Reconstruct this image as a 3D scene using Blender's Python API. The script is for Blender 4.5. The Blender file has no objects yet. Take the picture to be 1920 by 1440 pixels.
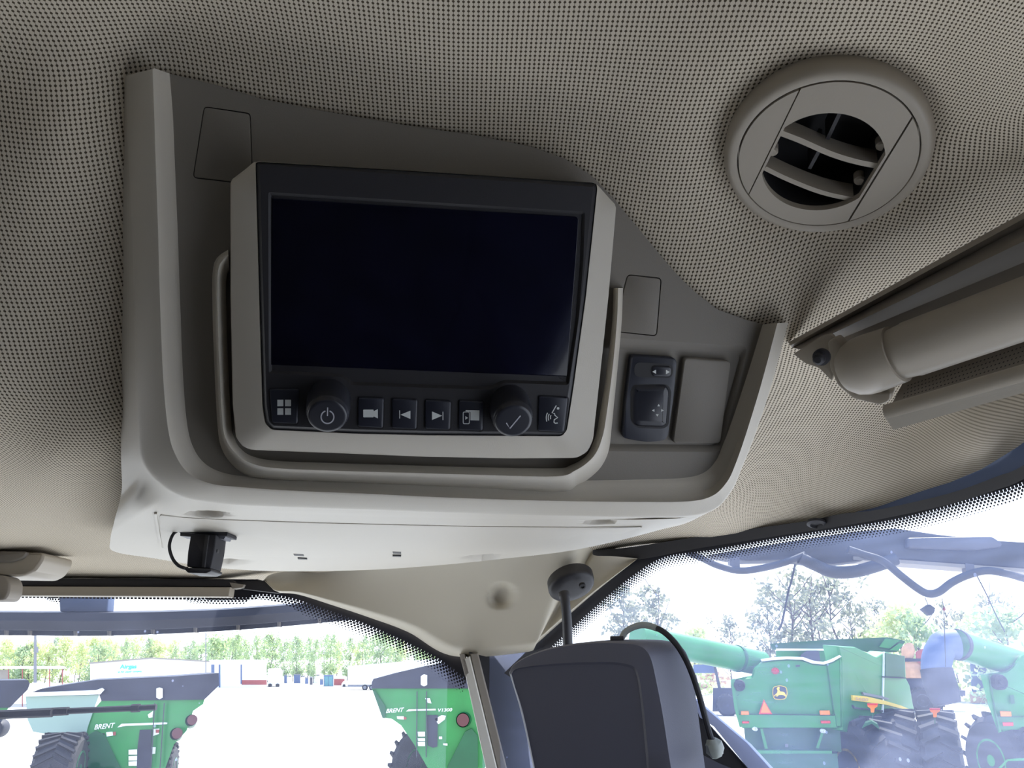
import bpy, bmesh, math, random
import numpy as np
from mathutils import Vector, Matrix
from mathutils.geometry import tessellate_polygon
PI = math.pi
rnd = random.Random(7)
SC = bpy.context.scene
COL = SC.collection

# ------------------------------------------------------------------ camera, sky, sun, exposure
F = 1608.0
PITCH = math.radians(18.24)
CAM = Vector((0, 0, 2.9))
RX = Vector((1, 0, 0))
FW = Vector((0, math.cos(PITCH), math.sin(PITCH)))
UP = Vector((0, -math.sin(PITCH), math.cos(PITCH)))
cd = bpy.data.cameras.new('camera')
cam = bpy.data.objects.new('camera', cd)
COL.objects.link(cam)
cam.location = CAM
cam.rotation_euler = (PI / 2 + PITCH, 0, 0)
cd.sensor_width = 36.0
cd.lens = F * 36.0 / 1920.0
cd.clip_start = 0.02
cd.clip_end = 2000
SC.camera = cam
SC.view_settings.view_transform = 'Standard'
SC.view_settings.look = 'None'
SC.view_settings.gamma = 1
SC.view_settings.use_curve_mapping = False
SC.view_settings.exposure = 1.45

w = bpy.data.worlds.new('sky')
SC.world = w
w.use_nodes = True
nt = w.node_tree
nt.nodes.clear()
o = nt.nodes.new('ShaderNodeOutputWorld')
b = nt.nodes.new('ShaderNodeBackground')
tc = nt.nodes.new('ShaderNodeTexCoord')
sx = nt.nodes.new('ShaderNodeSeparateXYZ')
cr = nt.nodes.new('ShaderNodeValToRGB')
cr.color_ramp.elements[0].position = 0.0
cr.color_ramp.elements[0].color = (0.86, 0.92, 1.0, 1)
cr.color_ramp.elements[1].position = 0.9
cr.color_ramp.elements[1].color = (0.36, 0.56, 1.0, 1)
nt.links.new(tc.outputs['Generated'], sx.inputs[0])
nt.links.new(sx.outputs['Z'], cr.inputs[0])
nt.links.new(cr.outputs[0], b.inputs[0])
nt.links.new(b.outputs[0], o.inputs[0])
b.inputs[1].default_value = 1.0

sd = bpy.data.lights.new('sun', 'SUN')
sun = bpy.data.objects.new('sun', sd)
COL.objects.link(sun)
sd.energy = 4.0
sd.angle = math.radians(0.6)
sd.color = (1.0, 0.95, 0.85)
SUN_EL, SUN_AZ = math.radians(56), math.radians(35)     # azimuth to the right of straight ahead
sdir = Vector((math.cos(SUN_EL) * math.sin(SUN_AZ), math.cos(SUN_EL) * math.cos(SUN_AZ), math.sin(SUN_EL)))
sun.rotation_euler = (-sdir).to_track_quat('-Z', 'Y').to_euler()

# ------------------------------------------------------------------ helpers
WLOC = {}

def ray(u, v):
    return FW + RX * ((u - 960) / F) + UP * ((720 - v) / F)

def P(u, v, t):
    return CAM + ray(u, v) * t

class Plane:
    """A plane in the cab or the yard: N.(X - CAM) = 1; pt() is where a sight line meets it, h metres nearer."""
    def __init__(s, N):
        s.N = N
        s.L = N.length
        s.n = -N.normalized()
    @classmethod
    def inv(c, a, b, g):
        return c(RX * (b * F) - UP * (g * F) + FW * a)
    @classmethod
    def pn(c, p, n):
        n = n.normalized()
        return c(n / n.dot(p - CAM))
    @classmethod
    def p3(c, p, q, r):
        return c.pn(p, (q - p).cross(r - p))
    def pt(s, u, v, h=0.0):
        d = ray(u, v)
        return CAM + d * ((1 - h * s.L) / s.N.dot(d))
    def t(s, u, v, h=0.0):
        return (1 - h * s.L) / s.N.dot(ray(u, v))

def facing(Y, yaw=0.0, x=0.0):
    """Upright plane Y metres ahead at x, turned by yaw."""
    n = Vector((math.sin(yaw), -math.cos(yaw), 0))
    return Plane.pn(CAM + Vector((x, Y, 0)), n)

def mesh_obj(name, verts, faces, mat, parent=None, smooth=True, angle=35, uvs=None):
    vs = [Vector(v) for v in verts]
    lo = Vector((min(v[i] for v in vs) for i in range(3)))
    hi = Vector((max(v[i] for v in vs) for i in range(3)))
    c = (lo + hi) / 2
    me = bpy.data.meshes.new(name)
    me.from_pydata([v - c for v in vs], [], faces)
    bm = bmesh.new()
    bm.from_mesh(me)
    bmesh.ops.recalc_face_normals(bm, faces=bm.faces)
    bm.to_mesh(me)
    bm.free()
    if uvs is not None:
        ul = me.uv_layers.new(name='UVMap')
        for lp in me.loops:
            ul.data[lp.index].uv = uvs[lp.vertex_index]
    if mat:
        me.materials.append(mat)
    if smooth:
        me.shade_smooth()
        me.set_sharp_from_angle(angle=math.radians(angle))
    ob = bpy.data.objects.new(name, me)
    COL.objects.link(ob)
    ob.location = c
    WLOC[ob.name] = c
    if parent is not None:
        setpar(ob, parent)
    return ob

def setpar(ob, parent):
    ob.parent = parent
    ob.matrix_parent_inverse = Matrix.Translation(-WLOC[parent.name])

def tag(ob, label=None, cat=None, group=None, kind=None):
    if label: ob['label'] = label
    if cat: ob['category'] = cat
    if group: ob['group'] = group
    if kind: ob['kind'] = kind
    return ob

def thing(name, label, cat, loc, group=None, kind=None):
    e = bpy.data.objects.new(name, None)
    COL.objects.link(e)
    e.empty_display_size = 0.05
    e.location = loc
    WLOC[e.name] = Vector(loc)
    return tag(e, label, cat, group, kind)

def loft(loops, closed=True, cap0=False, cap1=False):
    n = len(loops[0])
    vs, fs = [], []
    for lp in loops:
        vs += list(lp)
    m = n if closed else n - 1
    for i in range(len(loops) - 1):
        for j in range(m):
            k = (j + 1) % n
            fs.append((i * n + j, i * n + k, (i + 1) * n + k, (i + 1) * n + j))
    if cap0: fs.append(tuple(range(n)))
    if cap1: fs.append(tuple(range((len(loops) - 1) * n, len(loops) * n)))
    return vs, fs

class MB:
    """Collects shapes into one mesh."""
    def __init__(s): s.v, s.f = [], []
    def add(s, vf):
        k = len(s.v)
        s.v += list(vf[0])
        s.f += [tuple(i + k for i in f) for f in vf[1]]
        return s
    def build(s, name, mat, parent=None, **kw):
        return mesh_obj(name, s.v, s.f, mat, parent, **kw)

def area2(p):
    return sum(p[i - 1][0] * p[i][1] - p[i][0] * p[i - 1][1] for i in range(len(p))) / 2

def rpoly(pts, r, seg=5):
    """Fillet the corners of a 2D polygon; r is one radius or a list."""
    n = len(pts)
    out = []
    for i in range(n):
        a, b_, c = Vector(pts[i - 1]), Vector(pts[i]), Vector(pts[(i + 1) % n])
        rr = r[i] if isinstance(r, (list, tuple)) else r
        d1, d2 = a - b_, c - b_
        l1, l2 = d1.length, d2.length
        rr = min(rr, l1 * .48, l2 * .48)
        if rr < 1e-9:
            out.append((b_.x, b_.y)); continue
        p0 = b_ + d1 / l1 * rr
        p2 = b_ + d2 / l2 * rr
        for k in range(seg + 1):
            s = k / seg
            q = p0 * (1 - s) ** 2 + b_ * 2 * s * (1 - s) + p2 * s * s
            out.append((q.x, q.y))
    return out

def inset(pts, d):
    """Move a 2D outline inwards by d."""
    n = len(pts)
    sg = 1 if area2(pts) > 0 else -1
    out = []
    for i in range(n):
        a, b_, c = Vector(pts[i - 1]), Vector(pts[i]), Vector(pts[(i + 1) % n])
        e1, e2 = (b_ - a), (c - b_)
        if e1.length < 1e-9: e1 = e2
        if e2.length < 1e-9: e2 = e1
        n1 = Vector((-e1.y, e1.x)).normalized() * sg
        n2 = Vector((-e2.y, e2.x)).normalized() * sg
        m = n1 + n2
        if m.length < 1e-6:
            m = n1
        m = m / max(m.length_squared / 2, .5) if m.length_squared > 0 else n1
        out.append((b_.x + m.x * d, b_.y + m.y * d))
    return out

def slab_vf(pl, pts, h1, h0, bev=0.0, bh=None, capback=True):
    """A plate: outline given at its face h1, going straight back to h0, edge rounded by bev pixels."""
    n = pl.n
    loops = []
    face = [pl.pt(u, v, h1) for u, v in pts]
    loops.append([p - n * (h1 - h0) for p in face])
    if bev > 0:
        if bh is None:
            bh = bev * pl.t(*pts[0]) / F
        loops.append([p - n * bh for p in face])
        q = inset(pts, bev * .35)
        loops.append([pl.pt(u, v, h1 - bh * .3) for u, v in q])
        q = inset(pts, bev)
        loops.append([pl.pt(u, v, h1) for u, v in q])
    else:
        loops.append(face)
    return loft(loops, True, capback, True)

def slab(name, pl, pts, h1, h0, mat, parent=None, bev=0.0, bh=None, **kw):
    vs, fs = slab_vf(pl, pts, h1, h0, bev, bh)
    return mesh_obj(name, vs, fs, mat, parent, **kw)

def holed_vf(pl, outer, holes, h, hb):
    """Flat plate with holes at face h, with walls back to hb round every edge."""
    polys = [outer] + holes
    flat = [Vector((u, v, 0)) for p in polys for u, v in p]
    tris = tessellate_polygon([[Vector((u, v, 0)) for u, v in p] for p in polys])
    vs = [pl.pt(q.x, q.y, h) for q in flat]
    fs = [tuple(t) for t in tris]
    k = 0
    for p in polys:
        m = len(p)
        base = len(vs)
        vs += [vs[k + i] - pl.n * (h - hb) for i in range(m)]
        for i in range(m):
            j = (i + 1) % m
            fs.append((k + i, k + j, base + j, base + i))
        k += m
    return vs, fs

def stroke_vf(pl, pts, wpx, h, closed=False):
    n = len(pts)
    L, R = [], []
    for i in range(n):
        if closed:
            a, c = Vector(pts[i - 1]), Vector(pts[(i + 1) % n])
        else:
            a, c = Vector(pts[max(i - 1, 0)]), Vector(pts[min(i + 1, n - 1)])
        d = (c - a)
        d = d.normalized() if d.length else Vector((1, 0))
        q = Vector((-d.y, d.x)) * wpx / 2
        p = Vector(pts[i])
        L.append(p + q); R.append(p - q)
    up = [pl.pt(p.x, p.y, h) for p in L] + [pl.pt(p.x, p.y, h) for p in R]
    fs = []
    for i in range(n if closed else n - 1):
        j = (i + 1) % n
        fs.append((i, j, n + j, n + i))
    return up, fs

def frame_of(d):
    d = d.normalized()
    a = Vector((0, 0, 1)) if abs(d.z) < .9 else Vector((1, 0, 0))
    x = d.cross(a).normalized()
    return x, d.cross(x).normalized()

def tube_vf(pts, r, seg=10, caps=True):
    pts = [Vector(p) for p in pts]
    n = len(pts)
    loops = []
    x = None
    for i in range(n):
        d = (pts[min(i + 1, n - 1)] - pts[max(i - 1, 0)])
        if x is None:
            x, y = frame_of(d)
        else:
            d = d.normalized()
            x = (x - d * x.dot(d)).normalized()
            y = d.cross(x)
        rr = r[i] if isinstance(r, (list, tuple)) else r
        loops.append([pts[i] + (x * math.cos(2 * PI * k / seg) + y * math.sin(2 * PI * k / seg)) * rr for k in range(seg)])
    return loft(loops, True, caps, caps)

def lathe_vf(base, axis, prof, seg=32, cap0=True, cap1=True, flutes=0, famp=0.0, frows=()):
    axis = axis.normalized()
    x, y = frame_of(axis)
    loops = []
    for i, (r, h) in enumerate(prof):
        lp = []
        for k in range(seg):
            a = 2 * PI * k / seg
            rr = r + (famp if (flutes and i in frows and (k % 2)) else 0)
            lp.append(base + axis * h + (x * math.cos(a) + y * math.sin(a)) * rr)
        loops.append(lp)
    return loft(loops, True, cap0, cap1)

def box_vf(c, sx, sy, sz, yaw=0.0):
    c = Vector(c)
    X = Vector((math.cos(yaw), math.sin(yaw), 0)) * sx / 2
    Y = Vector((-math.sin(yaw), math.cos(yaw), 0)) * sy / 2
    Z = Vector((0, 0, sz / 2))
    vs = [c + X * i + Y * j + Z * k for k in (-1, 1) for i, j in ((-1, -1), (1, -1), (1, 1), (-1, 1))]
    return vs, [(0, 3, 2, 1), (4, 5, 6, 7), (0, 1, 5, 4), (1, 2, 6, 5), (2, 3, 7, 6), (3, 0, 4, 7)]

def prism_vf(pts3, ext):
    """Polygon of world points swept by the vector ext."""
    a = [Vector(p) for p in pts3]
    return loft([a, [p + ext for p in a]], True, True, True)

def catmull(pts, sub):
    pts = [Vector(p) for p in pts]
    out = []
    n = len(pts)
    for i in range(n - 1):
        p0, p1, p2, p3 = pts[max(i - 1, 0)], pts[i], pts[i + 1], pts[min(i + 2, n - 1)]
        for k in range(sub):
            s = k / sub
            out.append(p1 * 1.0 + (p2 - p0) * .5 * s + (p0 * 2 - p1 * 5 + p2 * 4 - p3) * .5 * s * s + (p1 * 3 - p0 - p2 * 3 + p3) * .5 * s ** 3)
    out.append(pts[-1].copy())
    return out

def ell(cx, cy, rx, ry, rot=0, n=40):
    c, s = math.cos(rot), math.sin(rot)
    return [(cx + rx * math.cos(a) * c - ry * math.sin(a) * s, cy + rx * math.cos(a) * s + ry * math.sin(a) * c)
            for a in (2 * PI * k / n for k in range(n))]

def lerp(a, b, s): return a * (1 - s) + b * s

# ------------------------------------------------------------------ materials
def srgb(r, g, b_):
    f = lambda c: (c / 255 / 12.92) if c / 255 <= .04045 else ((c / 255 + .055) / 1.055) ** 2.4
    return (f(r), f(g), f(b_))

def mat(name, col, rough=.5, bump=0.0, scale=800, spec=.5, metal=0.0, var=0.0, vscale=8):
    m = bpy.data.materials.new(name)
    m.use_nodes = True
    t = m.node_tree
    bs = t.nodes['Principled BSDF']
    bs.inputs['Base Color'].default_value = (*col, 1)
    bs.inputs['Roughness'].default_value = rough
    bs.inputs['Specular IOR Level'].default_value = spec
    bs.inputs['Metallic'].default_value = metal
    geo = None
    if bump or var:
        geo = t.nodes.new('ShaderNodeNewGeometry')
    if bump:
        no = t.nodes.new('ShaderNodeTexNoise')
        no.inputs['Scale'].default_value = scale
        no.inputs['Detail'].default_value = 2
        bp = t.nodes.new('ShaderNodeBump')
        bp.inputs['Strength'].default_value = bump
        bp.inputs['Distance'].default_value = .0006
        t.links.new(geo.outputs['Position'], no.inputs['Vector'])
        t.links.new(no.outputs[0], bp.inputs['Height'])
        t.links.new(bp.outputs[0], bs.inputs['Normal'])
    if var:
        n2 = t.nodes.new('ShaderNodeTexNoise')
        n2.inputs['Scale'].default_value = vscale
        n2.inputs['Detail'].default_value = 6
        r2 = t.nodes.new('ShaderNodeMapRange')
        r2.inputs['From Min'].default_value = .3
        r2.inputs['From Max'].default_value = .7
        r2.inputs['To Min'].default_value = 1 - var
        r2.inputs['To Max'].default_value = 1 + var
        mx = t.nodes.new('ShaderNodeMix')
        mx.data_type = 'RGBA'
        mx.blend_type = 'MULTIPLY'
        mx.inputs[0].default_value = 1
        mx.inputs[6].default_value = (*col, 1)
        t.links.new(geo.outputs['Position'], n2.inputs['Vector'])
        t.links.new(n2.outputs[0], r2.inputs[0])
        cb = t.nodes.new('ShaderNodeCombineColor')
        for i in range(3): t.links.new(r2.outputs[0], cb.inputs[i])
        t.links.new(cb.outputs[0], mx.inputs[7])
        t.links.new(mx.outputs[2], bs.inputs['Base Color'])
    return m

def node(t, kind, **kw):
    n = t.nodes.new(kind)
    for k, v in kw.items():
        setattr(n, k, v)
    return n

def mth(t, op, a, b_=None, clamp=False):
    n = t.nodes.new('ShaderNodeMath')
    n.operation = op
    n.use_clamp = clamp
    for i, x in enumerate((a, b_)):
        if x is None: continue
        if isinstance(x, (int, float)): n.inputs[i].default_value = x
        else: t.links.new(x, n.inputs[i])
    return n.outputs[0]

M = {}
PLASTIC = srgb(192, 185, 172)
M['plastic'] = mat('beige_grained_plastic', PLASTIC, .5, .12, 1500)
M['plastic_shaded'] = mat('shaded_beige_plastic', srgb(122, 116, 107), .55, .12, 1500)  # same beige plastic, darkened in colour for the shaded console face
M['trim'] = mat('corner_trim_plastic', srgb(200, 192, 174), .5, .06, 1200)
M['black'] = mat('black_grained_plastic', srgb(44, 43, 46), .45, .12, 1800)
M['button'] = mat('soft_black_button', srgb(38, 40, 50), .4)
M['knob'] = mat('black_knob_plastic', srgb(42, 43, 50), .3)
M['screen'] = mat('dark_glossy_screen', (.004, .004, .012), .08, spec=.35, var=.25, vscale=60)
M['icon'] = mat('pale_printed_icon', srgb(205, 208, 205), .6)
M['icon_dim'] = mat('grey_printed_icon', srgb(165, 165, 172), .6)
M['void'] = mat('dark_vent_interior', srgb(26, 25, 28), .6)
M['seal'] = mat('black_rubber_seal', srgb(38, 37, 42), .6)
M['monitor'] = mat('charcoal_monitor_plastic', srgb(84, 84, 96), .45, .15, 1500)
M['taupe'] = mat('taupe_roller_plastic', srgb(162, 153, 139), .45, .08, 1200)
M['grey'] = mat('mid_grey_plastic', srgb(140, 132, 122), .5, .08, 1200)
M['steel'] = mat('brushed_pale_strip', srgb(205, 200, 190), .35)
M['clear'] = mat('cloudy_clear_tape', srgb(150, 155, 150), .5)
M['white'] = mat('white_paint', srgb(232, 234, 236), .5)
M['green'] = mat('green_machine_paint', srgb(38, 128, 62), .35, var=.12, vscale=2)
M['greend'] = mat('dark_green_paint', srgb(22, 84, 52), .4, var=.15, vscale=2)
M['tarp'] = mat('black_roll_tarp', srgb(46, 46, 60), .6, var=.2, vscale=3)
M['tire'] = mat('black_tractor_tyre', srgb(40, 38, 42), .8, var=.25, vscale=4)
M['yellow'] = mat('yellow_paint', srgb(240, 200, 60), .4)
M['orange'] = mat('orange_reflector', srgb(250, 130, 40), .35)
M['red'] = mat('red_lens', srgb(205, 36, 40), .3)
M['rust'] = mat('brown_paint', srgb(150, 70, 66), .6)
M['tan'] = mat('tan_paint', srgb(190, 150, 120), .6, var=.15, vscale=3)
M['grass'] = mat('sunlit_yard_ground', srgb(190, 187, 180), .95, var=.12, vscale=.6)
M['bark'] = mat('tree_bark', srgb(92, 80, 78), .9)
M['hose'] = mat('grey_black_hose', srgb(58, 58, 66), .6)
M['panelgreen'] = mat('pale_green_poly_panel', srgb(140, 162, 152), .4)
M['maroon'] = mat('dark_maroon_cover', srgb(92, 50, 52), .6)
M['skylit_blue'] = mat('skylit_pale_strip', srgb(176, 186, 222), .45)  # pale strip with blue sky light put into its colour
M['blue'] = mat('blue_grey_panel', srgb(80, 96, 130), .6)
M['teal'] = mat('teal_sign_paint', srgb(60, 190, 170), .6)
M['concrete'] = mat('cab_floor_mat', srgb(40, 38, 38), .9)
M['steelgrey'] = mat('grey_metal', srgb(120, 120, 126), .5)

def leafmat(name, col, tr):
    m = bpy.data.materials.new(name)
    m.use_nodes = True
    t = m.node_tree
    t.nodes.clear()
    o_ = t.nodes.new('ShaderNodeOutputMaterial')
    d = t.nodes.new('ShaderNodeBsdfDiffuse')
    d.inputs[0].default_value = (*col, 1)
    l = t.nodes.new('ShaderNodeBsdfTranslucent')
    l.inputs[0].default_value = (*tr, 1)
    x = t.nodes.new('ShaderNodeMixShader')
    x.inputs[0].default_value = .45
    t.links.new(d.outputs[0], x.inputs[1])
    t.links.new(l.outputs[0], x.inputs[2])
    t.links.new(x.outputs[0], o_.inputs[0])
    return m
M['leaf0'] = leafmat('hazed_fresh_leaves', srgb(206, 214, 166), srgb(220, 226, 160))  # leaf colour lightened to stand for distance haze
M['leaf1'] = leafmat('hazed_green_leaves', srgb(166, 184, 152), srgb(186, 202, 142))  # green paled the same way, haze put into the colour
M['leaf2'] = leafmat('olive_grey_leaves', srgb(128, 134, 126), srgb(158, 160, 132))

def fabric():
    m = bpy.data.materials.new('woven_headliner_fabric')
    m.use_nodes = True
    t = m.node_tree
    bs = t.nodes['Principled BSDF']
    uv = t.nodes.new('ShaderNodeUVMap')
    nz = t.nodes.new('ShaderNodeTexNoise')
    nz.inputs['Scale'].default_value = .9
    t.links.new(uv.outputs[0], nz.inputs['Vector'])
    ad = node(t, 'ShaderNodeVectorMath', operation='MULTIPLY_ADD')
    t.links.new(nz.outputs['Color'], ad.inputs[0])
    ad.inputs[1].default_value = (.12, .12, 0)
    t.links.new(uv.outputs[0], ad.inputs[2])
    sp = t.nodes.new('ShaderNodeSeparateXYZ')
    t.links.new(ad.outputs[0], sp.inputs[0])
    cx = mth(t, 'COSINE', mth(t, 'MULTIPLY', sp.outputs[0], 2 * PI))
    cy = mth(t, 'COSINE', mth(t, 'MULTIPLY', sp.outputs[1], 2 * PI))
    s = mth(t, 'MULTIPLY', mth(t, 'ADD', cx, cy), .5)
    mr = t.nodes.new('ShaderNodeMapRange')
    mr.interpolation_type = 'SMOOTHSTEP'
    mr.inputs['From Min'].default_value = .22
    mr.inputs['From Max'].default_value = .52
    t.links.new(s, mr.inputs[0])
    ml = t.nodes.new('ShaderNodeMapRange')
    ml.interpolation_type = 'SMOOTHSTEP'
    ml.inputs['From Min'].default_value = .82
    ml.inputs['From Max'].default_value = .96
    ml.inputs['To Max'].default_value = .55
    t.links.new(cx, ml.inputs[0])
    mk = mth(t, 'MAXIMUM', mr.outputs[0], ml.outputs[0])
    mx = node(t, 'ShaderNodeMix', data_type='RGBA')
    mx.inputs[6].default_value = (*srgb(212, 201, 182), 1)
    mx.inputs[7].default_value = (*srgb(84, 74, 60), 1)
    t.links.new(mk, mx.inputs[0])
    t.links.new(mx.outputs[2], bs.inputs['Base Color'])
    bs.inputs['Roughness'].default_value = .9
    bs.inputs['Specular IOR Level'].default_value = .15
    bp = t.nodes.new('ShaderNodeBump')
    bp.invert = True
    bp.inputs['Strength'].default_value = .5
    bp.inputs['Distance'].default_value = .0006
    t.links.new(mk, bp.inputs['Height'])
    t.links.new(bp.outputs[0], bs.inputs['Normal'])
    return m
M['fabric'] = fabric()

def glass(name, dust, col, streak):
    m = bpy.data.materials.new(name)
    m.use_nodes = True
    t = m.node_tree
    t.nodes.clear()
    o_ = t.nodes.new('ShaderNodeOutputMaterial')
    tr = t.nodes.new('ShaderNodeBsdfTransparent')
    tr.inputs[0].default_value = (.96, .985, .985, 1)
    di = t.nodes.new('ShaderNodeBsdfDiffuse')
    di.inputs[0].default_value = (*col, 1)
    tl = t.nodes.new('ShaderNodeBsdfTranslucent')
    tl.inputs[0].default_value = (*col, 1)
    a = t.nodes.new('ShaderNodeMixShader')
    a.inputs[0].default_value = .6
    t.links.new(di.outputs[0], a.inputs[1])
    t.links.new(tl.outputs[0], a.inputs[2])
    g = t.nodes.new('ShaderNodeNewGeometry')
    mp = t.nodes.new('ShaderNodeMapping')
    mp.inputs['Rotation'].default_value = (0, .55, .4)
    mp.inputs['Scale'].default_value = (25, 25, 170)
    t.links.new(g.outputs['Position'], mp.inputs[0])
    n1 = t.nodes.new('ShaderNodeTexNoise')
    n1.inputs['Scale'].default_value = 1
    n1.inputs['Detail'].default_value = 5
    t.links.new(mp.outputs[0], n1.inputs['Vector'])
    n2 = t.nodes.new('ShaderNodeTexNoise')
    n2.inputs['Scale'].default_value = 9
    t.links.new(g.outputs['Position'], n2.inputs['Vector'])
    vo = t.nodes.new('ShaderNodeTexVoronoi')
    vo.inputs['Scale'].default_value = 60
    t.links.new(g.outputs['Position'], vo.inputs['Vector'])
    spk = mth(t, 'MULTIPLY', mth(t, 'LESS_THAN', vo.outputs['Distance'], .08), .25)
    f = mth(t, 'ADD', mth(t, 'MULTIPLY', mth(t, 'SUBTRACT', n1.outputs[0], .35), streak), mth(t, 'MULTIPLY', n2.outputs[0], dust * 2))
    f = mth(t, 'ADD', f, mth(t, 'MULTIPLY', spk, mth(t, 'GREATER_THAN', n2.outputs[0], .52)), True)
    x = t.nodes.new('ShaderNodeMixShader')
    t.links.new(f, x.inputs[0])
    t.links.new(tr.outputs[0], x.inputs[1])
    t.links.new(a.outputs[0], x.inputs[2])
    t.links.new(x.outputs[0], o_.inputs[0])
    return m
M['glass_front'] = glass('clean_windscreen_glass', .055, (.62, .70, 1.0), .04)
M['glass_side'] = glass('dusty_door_glass', .19, (.56, .65, .98), .20)

def frit(name):
    """Black ceramic border printed on glass: solid for v<1, then dots in staggered rows that shrink."""
    m = bpy.data.materials.new(name)
    m.use_nodes = True
    t = m.node_tree
    t.nodes.clear()
    o_ = t.nodes.new('ShaderNodeOutputMaterial')
    tr = t.nodes.new('ShaderNodeBsdfTransparent')
    bl = t.nodes.new('ShaderNodeBsdfPrincipled')
    bl.inputs['Base Color'].default_value = (*srgb(36, 36, 46), 1)
    bl.inputs['Roughness'].default_value = .5
    uv = t.nodes.new('ShaderNodeUVMap')
    sp = t.nodes.new('ShaderNodeSeparateXYZ')
    t.links.new(uv.outputs[0], sp.inputs[0])
    row = mth(t, 'FLOOR', sp.outputs[1])
    par = mth(t, 'MULTIPLY', mth(t, 'MODULO', row, 2), .5)
    fx = mth(t, 'SUBTRACT', mth(t, 'FRACT', mth(t, 'ADD', sp.outputs[0], par)), .5)
    fy = mth(t, 'MULTIPLY', mth(t, 'SUBTRACT', mth(t, 'FRACT', sp.outputs[1]), .5), .62)
    d = mth(t, 'SQRT', mth(t, 'ADD', mth(t, 'POWER', fx, 2), mth(t, 'POWER', fy, 2)))
    rad = mth(t, 'SUBTRACT', .52, mth(t, 'MULTIPLY', row, .062))
    k = mth(t, 'LESS_THAN', d, rad)
    k = mth(t, 'MAXIMUM', k, mth(t, 'LESS_THAN', sp.outputs[1], 1.0))
    x = t.nodes.new('ShaderNodeMixShader')
    t.links.new(k, x.inputs[0])
    t.links.new(tr.outputs[0], x.inputs[1])
    t.links.new(bl.outputs[0], x.inputs[2])
    t.links.new(x.outputs[0], o_.inputs[0])
    return m
M['frit'] = frit('dotted_black_glass_print')

# ------------------------------------------------------------------ reference planes of the cab
PA = Plane.inv(2.1942, -1.770e-4, -2.757e-4)          # face of the overhead console and its display
PFRONT = facing(.985)                                  # windscreen
def pol_planes(pl2):
    out = []
    for (x0, y0), (x1, y1) in zip(pl2[:-1], pl2[1:]):
        d = Vector((x1 - x0, y1 - y0, 0))
        n = Vector((d.y, -d.x, 0))
        out.append((Plane.pn(CAM + Vector((x0, y0, 0)), n), Vector((x0, y0)), Vector((x1, y1))))
    return out
GCURVE = [(-.03, .95), (.015, .915), (.06, .88), (.13, .82), (.20, .745), (.25, .67), (.285, .58), (.305, .48), (.315, .3), (.32, .0), (.32, -.45)]
GC = [Vector((p.x, p.y)) for p in catmull([(x, y, 0) for x, y in GCURVE], 4)]
GPL = pol_planes(GC)

def gR(u, v):
    """Distance to the curved side glass along a sight line."""
    for pl, a, b_ in GPL:
        d = ray(u, v)
        den = pl.N.dot(d)
        if abs(den) < 1e-9: continue
        t = 1 / den
        if t <= 0: continue
        q = d * t
        ab = b_ - a
        s = (Vector((q.x, q.y)) - a).dot(ab) / ab.length_squared
        if -.02 <= s <= 1.02: return t
    return .9

def itp(tab, u):
    return float(np.interp(u, [p[0] for p in tab], [p[1] for p in tab]))

VEDGE = [(-600, 1086), (0, 1086), (430, 1087), (490, 1093), (530, 1082), (700, 1062), (1000, 1042), (1090, 1031), (1115, 1035), (1299, 1012), (1450, 990),
         (1517, 980), (1649, 950), (1780, 905), (1840, 880), (1900, 843), (2000, 780), (2200, 640), (2400, 480)]

# vent plane, needed by the headliner
VN = Vector((-.20, -.34, -.92))
VC = P(1549, 296, .42)
PV = Plane.pn(VC, VN)

# console outlines (pixels of the photograph on the console's own plane)
cE = [(236,142),(238,220),(242,320),(248,440),(251,580),(254,720),(258,830),(268,872),(298,908),(345,934),(420,946),(510,951),(600,954),(700,957),(800,961),(900,964),(1000,967),(1100,969),(1200,970),(1290,968),(1340,955),(1372,920),(1390,880),(1416,815),(1447,720),(1478,605)]
cB = [(230,152),(221,220),(220,320),(221,440),(223,580),(225,720),(227,860),(228,920),(215,975),(207,1012),(214,1034),(290,1047),(400,1064),(520,1071),(680,1069),(820,1060),(950,1047),(1060,1034),(1150,1016),(1235,994),(1300,975),(1360,928),(1383,885),(1410,818),(1441,722),(1472,607)]
cI = [(290,128),(293,210),(296,310),(300,430),(304,570),(310,710),(320,805),(333,850),(358,886),(400,905),(455,911),(520,916),(600,920),(700,924),(800,929),(900,933),(1000,936),(1100,938),(1200,939),(1290,938),(1335,928),(1362,903),(1378,870),(1398,812),(1427,716),(1456,606)]
cR = [(318,138),(324,215),(328,310),(333,430),(338,570),(343,700),(351,795),(364,842),(388,872),(425,888),(475,894),(535,897),(610,899),(705,901),(800,902),(900,902),(1000,902),(1100,901),(1200,899),(1282,896),(1320,886),(1342,864),(1355,835),(1372,790),(1402,700),(1430,608)]
cTop = [(1400,600),(1345,580),(1300,545),(1260,505),(1200,432),(1150,372),(1110,330),(1060,298),(1000,276),(900,255),(750,233),(600,207),(490,185),(400,158)]
HB, HE = -.024, -.010

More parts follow.
